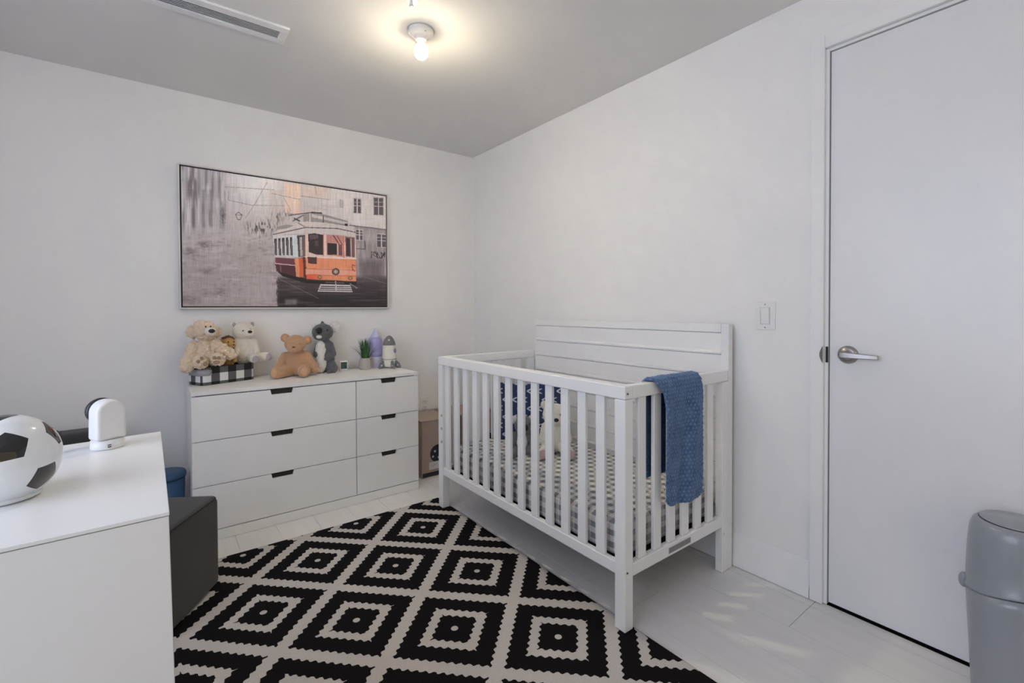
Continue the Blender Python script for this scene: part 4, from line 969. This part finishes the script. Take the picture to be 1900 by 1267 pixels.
# potted grass
pt = thing('potted_grass', 'potted artificial grass in ribbed beige pot on dresser', 'plant', (-0.955, -0.122, TZ))
prof = [(0.0, 0.0005), (.032, .0005)]
for k in range(9):
    z = .004 + k * .0082; rr = .034 + .0085 * math.sin(PI * min(1, (z + .004) / .078)) 
    prof += [(rr, z), (rr + .0022, z + .0041)]
prof += [(.034, .078), (.031, .078), (.030, .070), (0, .070)]
obj('pot', L(prof, cap=False, seg=48), 'pot', pt, smooth=True, world=False)
obj('soil', L([(0.0, .071), (.0295, .071), (.0295, .0712)], cap=False, seg=24), 'soil', pt, world=False)
rs = random.Random(11)
for k in range(115):
    a = rs.uniform(0, 2 * PI); r0 = .024 * math.sqrt(rs.random()); wide = k < 34
    lean = rs.uniform(.62, 1.05) if wide else rs.uniform(.03, .33); Ln = rs.uniform(.115, .145) if not wide else rs.uniform(.11, .14)
    d_ = Vector((math.cos(a), math.sin(a) * .8, 0)); side = Vector((-math.sin(a), math.cos(a), 0)); p = Vector((r0 * math.cos(a), r0 * math.sin(a), .070)); bm = bmesh.new(); prev = None; n = 6
    for i in range(n + 1):
        t = i / n; an = lean * (0.55 + 0.75 * t); w_ = .0026 * (1 - t) ** .6 + .0003
        cur = (bm.verts.new(p - side * w_), bm.verts.new(p + d_ * w_ * .5 + Vector((0, 0, -.0)) ), bm.verts.new(p + side * w_))
        if prev: bm.faces.new((prev[0], prev[1], cur[1], cur[0])); bm.faces.new((prev[1], prev[2], cur[2], cur[1]))
        prev = cur; p = p + (d_ * math.sin(an) + Vector((0, 0, math.cos(an)))) * (Ln / n)
    if p.y - .122 < -.010 and math.hypot(p.x - .955 + .862, p.y - .122 + .060) > .062: obj('blade', bm, 'leaf', pt, smooth=True, world=False)
    else: bm.free()

lh = thing('humidifier', 'lilac bottle shaped humidifier with white base behind the potted grass', 'humidifier', (-0.862, -0.060, TZ))
obj('base', L([(0.0, .0005), (.045, .0005), (.047, .004), (.047, .075), (.046, .078), (0, .078)], cap=False), 'lilac_light', lh, smooth=True, world=False)
obj('tank', L([(0.0, .079), (.0455, .079), (.0485, .10), (.0485, .175), (.046, .198), (.044, .206), (0, .206)], cap=False), 'lilac', lh, smooth=True, world=False)
obj('cap', L([(0.0, .2065), (.040, .2065), (.030, .225), (.017, .245), (.009, .262), (.008, .272), (0, .273)], cap=False), 'lilac_light', lh, smooth=True, world=False)

ro = thing('toy_rocket', 'cream and grey plush rocket ornament at right end of the dresser', 'toy', (-0.800, -0.158, TZ), rz=R(-18))
obj('fuselage', L([(0.0, .010), (.036, .010), (.042, .030), (.046, .075), (.0465, .110), (.043, .158), (.0425, .160), (0, .160)], cap=False), 'rocket_body', ro, smooth=True, world=False)
obj('nose_cone', L([(0.0, .1595), (.0430, .1595), (.0400, .178), (.031, .200), (.018, .217), (.007, .224), (0.0, .2255)], cap=False), 'rocket_grey', ro, smooth=True, world=False)
bm = bmesh.new()
for k in range(30):
    a = 2 * PI * k / 30; rr = .0460 + (.0008 if k % 2 else 0); zz = .062 + (.004 if k % 2 else -.002)
    a2 = a + 2 * PI / 30; z2 = .062 + (-.002 if k % 2 else .004); tube(bm, [(rr * math.cos(a), rr * math.sin(a), zz), (rr * math.cos(a2), rr * math.sin(a2), z2)], .0011, 5)
obj('stitching', bm, 'rocket_line', ro, world=False)
for a in (200, 290, 340, 110, 20):
    if a == 20: continue
    bm = bmesh.new(); prism(bm, [(.030, .056), (.052, .052), (.070, .036), (.080, .012), (.081, .0008), (.052, .0008), (.046, .010), (.030, .012)], 'y', -.0085, .0085)
    bmesh.ops.transform(bm, matrix=Matrix.Rotation(R(a), 4, 'Z'), verts=bm.verts)
    fn = obj('fin', bm, 'rocket_grey', ro, bevel=.004, seg=3, world=False)
    for s in (-1, 1):
        bm = sph((.060, .0088 * s, .022), (.0055, .0012, .0055), seg=12); bmesh.ops.transform(bm, matrix=Matrix.Rotation(R(a), 4, 'Z'), verts=bm.verts); obj('star', bm, 'white_fur', fn, world=False, smooth=True)
bm = sph((.036, -.030, .122), (.006, .014, .018), (0, 0, R(-40))); ph = obj('porthole', bm, 'porthole', ro, smooth=True, world=False)
obj('star', sph((-.004, -.036, .196), (.006, .002, .006), seg=12), 'white_fur', ro, smooth=True, world=False)

# ------------------------------------------------------------------ foreground cabinet with ball and baby camera
CZ = 0.870
KX1, KY0, KY1 = -2.0765, -2.400, -1.815
kb = thing('cabinet', 'white cabinet in the left foreground with soccer ball on top', 'cabinet', (-2.38, -2.11, 0))
lean = 0.0145
def leanbox(x0, x1, y0, y1, z0, z1):
    bm = B(x0, x1, y0, y1, z0, z1)
    for v in bm.verts: v.co.x += lean * (CZ - v.co.z) / CZ if v.co.x > -2.3 else 0
    return bm
KX0 = -2.72
bm = bmesh.new(); v = [(KX0, KY0 - .012), (KX1, KY0), (KX1 - .006, KY1), (KX0, KY1 - .052)]
prism(bm, v, 'z', CZ - 0.006, CZ); obj('cabinet_top', bm, 'cab', kb, bevel=.001)
obj('body_panel', leanbox(KX0 + .001, KX1 - .008, KY0 + .022, KY1 - .055, RUGZ + .001, CZ - .0065), 'cab', kb, bevel=.001)
bm = bmesh.new(); prism(bm, [(KX0 + .001, KY0 - .0105), (KX1 - .0008, KY0 + .0012), (KX1 - .0008, KY0 + .0205), (KX0 + .001, KY0 + .009)], 'z', RUGZ + .03, CZ - .0072)
for q in bm.verts: q.co.x += (lean * (CZ - q.co.z) / CZ) if q.co.x > -2.3 else 0
obj('door', bm, 'cab', kb, bevel=.0012)

BC, BR = Vector((-2.2862, -2.1803, CZ + 0.0640)), 0.0704
sb = thing('soccer_ball', 'glossy black and white soccer ball shaped lamp standing on the white cabinet', 'ball', (BC.x, BC.y, CZ))
N1 = Vector((0.25, -0.862, 0.441)).normalized(); P2 = Vector((0.545, -0.645, 0.536)).normalized()
tt = (P2 - N1 * P2.dot(N1)).normalized(); bt = N1.cross(tt)
al = math.atan(2.0); ico = [N1]
for k in range(5): ico.append(N1 * math.cos(al) + (tt * math.cos(2 * PI * k / 5) + bt * math.sin(2 * PI * k / 5)) * math.sin(al))
for v in list(ico): ico.append(-v)
def near(v): return sorted([w_ for w_ in ico if (w_ - v).length > 1e-4], key=lambda w_: (w_ - v).length)[:5]
def panel(verts, name, m, zmin, off=0.0):
    """spherical polygon subdivided and projected"""
    c = sum(verts, Vector()) / len(verts); bm = bmesh.new(); cache = {}
    def V(p):
        p = p.normalized(); k = tuple(round(a, 5) for a in p)
        if k not in cache: cache[k] = bm.verts.new(p * (BR + off))
        return cache[k]
    n = 7
    for i in range(len(verts)):
        a, b_ = verts[i], verts[(i + 1) % len(verts)]
        def Q(s, t): return c + (a - c) * (s / n) + (b_ - c) * (t / n)
        for s in range(n):
            for t in range(n - s):
                bm.faces.new((V(Q(s, t)), V(Q(s + 1, t)), V(Q(s, t + 1))))
                if s + t < n - 1: bm.faces.new((V(Q(s + 1, t)), V(Q(s + 1, t + 1)), V(Q(s, t + 1))))
    bmesh.ops.bisect_plane(bm, geom=bm.verts[:] + bm.edges[:] + bm.faces[:], plane_co=(0, 0, zmin), plane_no=(0, 0, -1), clear_outer=True)
    if not bm.faces: bm.free(); return
    bmesh.ops.translate(bm, verts=bm.verts, vec=(0, 0, BC.z - CZ))
    o = obj(name, bm, m, sb, smooth=True, world=False)
def sort_around(vs, ax):
    c = sum(vs, Vector()) / len(vs); e1 = (vs[0] - c).normalized(); e2 = ax.cross(e1)
    return sorted(vs, key=lambda p: math.atan2((p - c).dot(e2), (p - c).dot(e1)))
ZM = -0.056
for v in ico:
    panel(sort_around([(v * 2 + w_) / 3 for w_ in near(v)], v), 'black_panel', 'ball_black', ZM)
done = set()
for i, a in enumerate(ico):
    for j, b_ in enumerate(ico):
        for k, c in enumerate(ico):
            if i < j < k and (a - b_).length < 1.1 and (b_ - c).length < 1.1 and (a - c).length < 1.1:
                ax = (a + b_ + c).normalized()
                panel(sort_around([(p * 2 + q) / 3 for p, q in ((a, b_), (b_, a), (b_, c), (c, b_), (a, c), (c, a))], ax), 'white_panel', 'ball_white', ZM)
obj('base_ring', L([(0.0, .0005), (.040, .0005), (.0445, .003), (.0455, .008), (.042, .0095), (0, .0095)], cap=False), 'ball_white', sb, smooth=True, world=False)

bc = thing('baby_monitor', 'white arched baby camera with black lens on corner cabinet', 'camera', (-2.176, -1.912, CZ), rz=R(27))
obj('base', L([(0.0, .0005), (.029, .0005), (.0305, .003), (.0295, .0195), (0, .0195)], cap=False, sy=.9), 'white_plastic', bc, smooth=True, world=False)
def arch(hw, h0, h1, n=16):
    pts = [(-hw, h0)]
    pts = [(hw * 1.04, h0), (hw, h1)] + [(hw * math.cos(PI * k / n), h1 + hw * math.sin(PI * k / n)) for k in range(1, n)] + [(-hw, h1), (-hw * 1.04, h0)]
    return pts
bm = bmesh.new(); prism(bm, arch(.0268, .0200, .0790), 'y', -.020, .020); obj('shell', bm, 'white_plastic', bc, bevel=.007, seg=4, world=False)
bm = bmesh.new(); lathe(bm, [(0.0, .0), (.0270, .0), (.0278, .008), (.0262, .014), (.018, .020), (0, .022)], cap=False)
bmesh.ops.transform(bm, matrix=Matrix.Translation((0, .0202, .079)) @ Matrix.Rotation(-PI / 2, 4, 'X'), verts=bm.verts)
obj('lens', bm, 'dark', bc, smooth=True, world=False)
obj('port', B(-.012, -.006, -.0283, -.0268, .006, .008), 'dark', bc, world=False)
obj('port', B(-.012, -.006, -.0283, -.0268, .0105, .012), 'dark', bc, world=False)
bm = bmesh.new(); tube(bm, [(-2.200, -1.900, CZ + .006), (-2.225, -1.895, CZ + .004), (-2.26, -1.915, CZ + .003), (-2.30, -1.950, CZ + .003), (-2.34, -1.975, CZ + .003), (-2.42, -1.99, CZ + .003), (-2.52, -1.96, CZ + .003)], .0022, 8)
obj('cable', bm, 'cable', bc, smooth=True)

# ------------------------------------------------------------------ ottoman, armchair, bins
P0 = Vector((-1.876, -0.928)); ua = Vector((-.54, -.842)); ub = Vector((-.842, .54))
oc = P0 + ua * .21 + ub * .15
ot = thing('ottoman', 'dark grey fabric ottoman with piping on rug beside the cabinet', 'ottoman', (oc.x, oc.y, RUGZ), rz=math.atan2(.842, .54))
obj('cushion_body', rounded_slab(-.21, .21, -.15, .15, .001, .374, .040, .026), 'ottoman', ot, smooth=True, world=False)
bm = bmesh.new(); pth = []
for cx_, cy_, a in ((.170, .110, 0), (-.170, .110, 90), (-.170, -.110, 180), (.170, -.110, 270)):
    for k in range(7): t = R(a + 15 * k); pth.append((cx_ + (.0325) * math.cos(t), cy_ + .0325 * math.sin(t), .3665))
tube(bm, pth + [pth[0]], .0028, 6); obj('piping', bm, 'piping', ot, world=False)
ch = thing('armchair', 'dark grey low armchair behind the white cabinet near back wall', 'chair', (-2.63, -0.52, 0))
def soft(x0, x1, y0, y1, z0, z1, r=.05): return rounded_slab(x0, x1, y0, y1, z0, z1, r, min(.035, r))
obj('seat', soft(-2.86, -2.42, -.68, -.33, .14, .40), 'ottoman', ch, smooth=True)
obj('backrest', soft(-2.95, -2.305, -.325, -.17, .10, .600), 'ottoman', ch, smooth=True)
obj('back_cushion', soft(-2.74, -2.44, -.36, -.20, .40, .618, .07), 'ottoman', ch, smooth=True)
obj('armrest', soft(-2.95, -2.86, -.69, -.33, .10, .56, .035), 'ottoman', ch, smooth=True)
obj('armrest', soft(-2.42, -2.33, -.69, -.33, .10, .56, .035), 'ottoman', ch, smooth=True)
for x in (-2.91, -2.37):
    for y in (-.65, -.22): obj('leg', L([(.014, .0), (.022, .102)], c=(x, y, 0), seg=16), 'dark', ch, smooth=True)
bb = thing('bin', 'small round blue waste bin between cabinet and chest of drawers', 'bin', (-2.066, -0.300, 0))
obj('bin_body', L([(0.0, .001), (.078, .001), (.082, .02), (.090, .318), (0, .318)], cap=False), 'bluebin', bb, smooth=True, world=False)
obj('bin_lid', L([(0.0, .3185), (.0925, .3185), (.0955, .322), (.0955, .334), (.092, .342), (.06, .347), (0, .348)], cap=False), 'bluebin', bb, smooth=True, world=False)
obj('lid_seam', L([(0.0915, .3165), (.0935, .3165), (.0935, .3195), (.0915, .3195)], cap=False), 'piping', bb, world=False)

TX, TY = -0.150, -3.075
dp = thing('diaper_pail', 'grey plastic diaper pail standing in front of white door', 'bin', (TX, TY, 0))
SX, SY = 0.92, 1.0
zs = lambda th: 0.356 + 0.012 * math.cos(th - R(200)) + 0.010 * math.cos(2 * (th - R(215)))
def skin(prof, zcut=None, seg=64):
    bm = bmesh.new(); lathe(bm, prof, seg=seg, cap=False); return bm
low = bmesh.new(); seg = 72; rings = []
def rad(z): return 0.098 + 0.012 * min(1, z / .42) if z < .46 else 0.110 - 0.0 * z
for i in range(13):
    f = i / 12; rings.append([low.verts.new(((.085 + .0165 * f) * math.cos(2 * PI * k / seg), (.085 + .0165 * f) * math.sin(2 * PI * k / seg), .001 + f * (zs(2 * PI * k / seg) - .004))) for k in range(seg)])
for a, b_ in zip(rings, rings[1:]):
    for k in range(seg): low.faces.new((a[k], a[(k + 1) % seg], b_[(k + 1) % seg], b_[k]))
low.faces.new(rings[0][::-1]); low.faces.new(rings[-1])
obj('pail_body', low, 'pail', dp, smooth=True, world=False)
upb = bmesh.new(); rings = []
levels = [(0, .1010), (.012, .1045), (.035, .1048), (.06, .1018), (.35, .1005), (.6, .0985), (.8, .0955), (.9, .092), (.96, .087), (.99, .081), (1.0, .077)]
for f, r_ in levels:
    rings.append([upb.verts.new((r_ * math.cos(2 * PI * k / seg), r_ * math.sin(2 * PI * k / seg), zs(2 * PI * k / seg) * (1 - f) + .556 * f)) for k in range(seg)])
for a, b_ in zip(rings, rings[1:]):
    for k in range(seg): upb.faces.new((a[k], a[(k + 1) % seg], b_[(k + 1) % seg], b_[k]))
upb.faces.new(rings[0][::-1]); upb.faces.new(rings[-1])
obj('pail_cover', upb, 'pail', dp, smooth=True, world=False)
obj('lid_groove', L([(0.0, .5562), (.0757, .5562), (.0757, .5572), (0, .5572)], cap=False, seg=64), 'dark', dp, world=False)
obj('lid', L([(0.0, .5573), (.0738, .5573), (.0738, .560), (.071, .562), (0, .5645)], cap=False, seg=64), 'pail', dp, smooth=True, world=False)
bm = sph((-.012, .1035, .350), (.012, .0125, .023)); obj('clasp', bm, 'pail', dp, smooth=True, world=False)
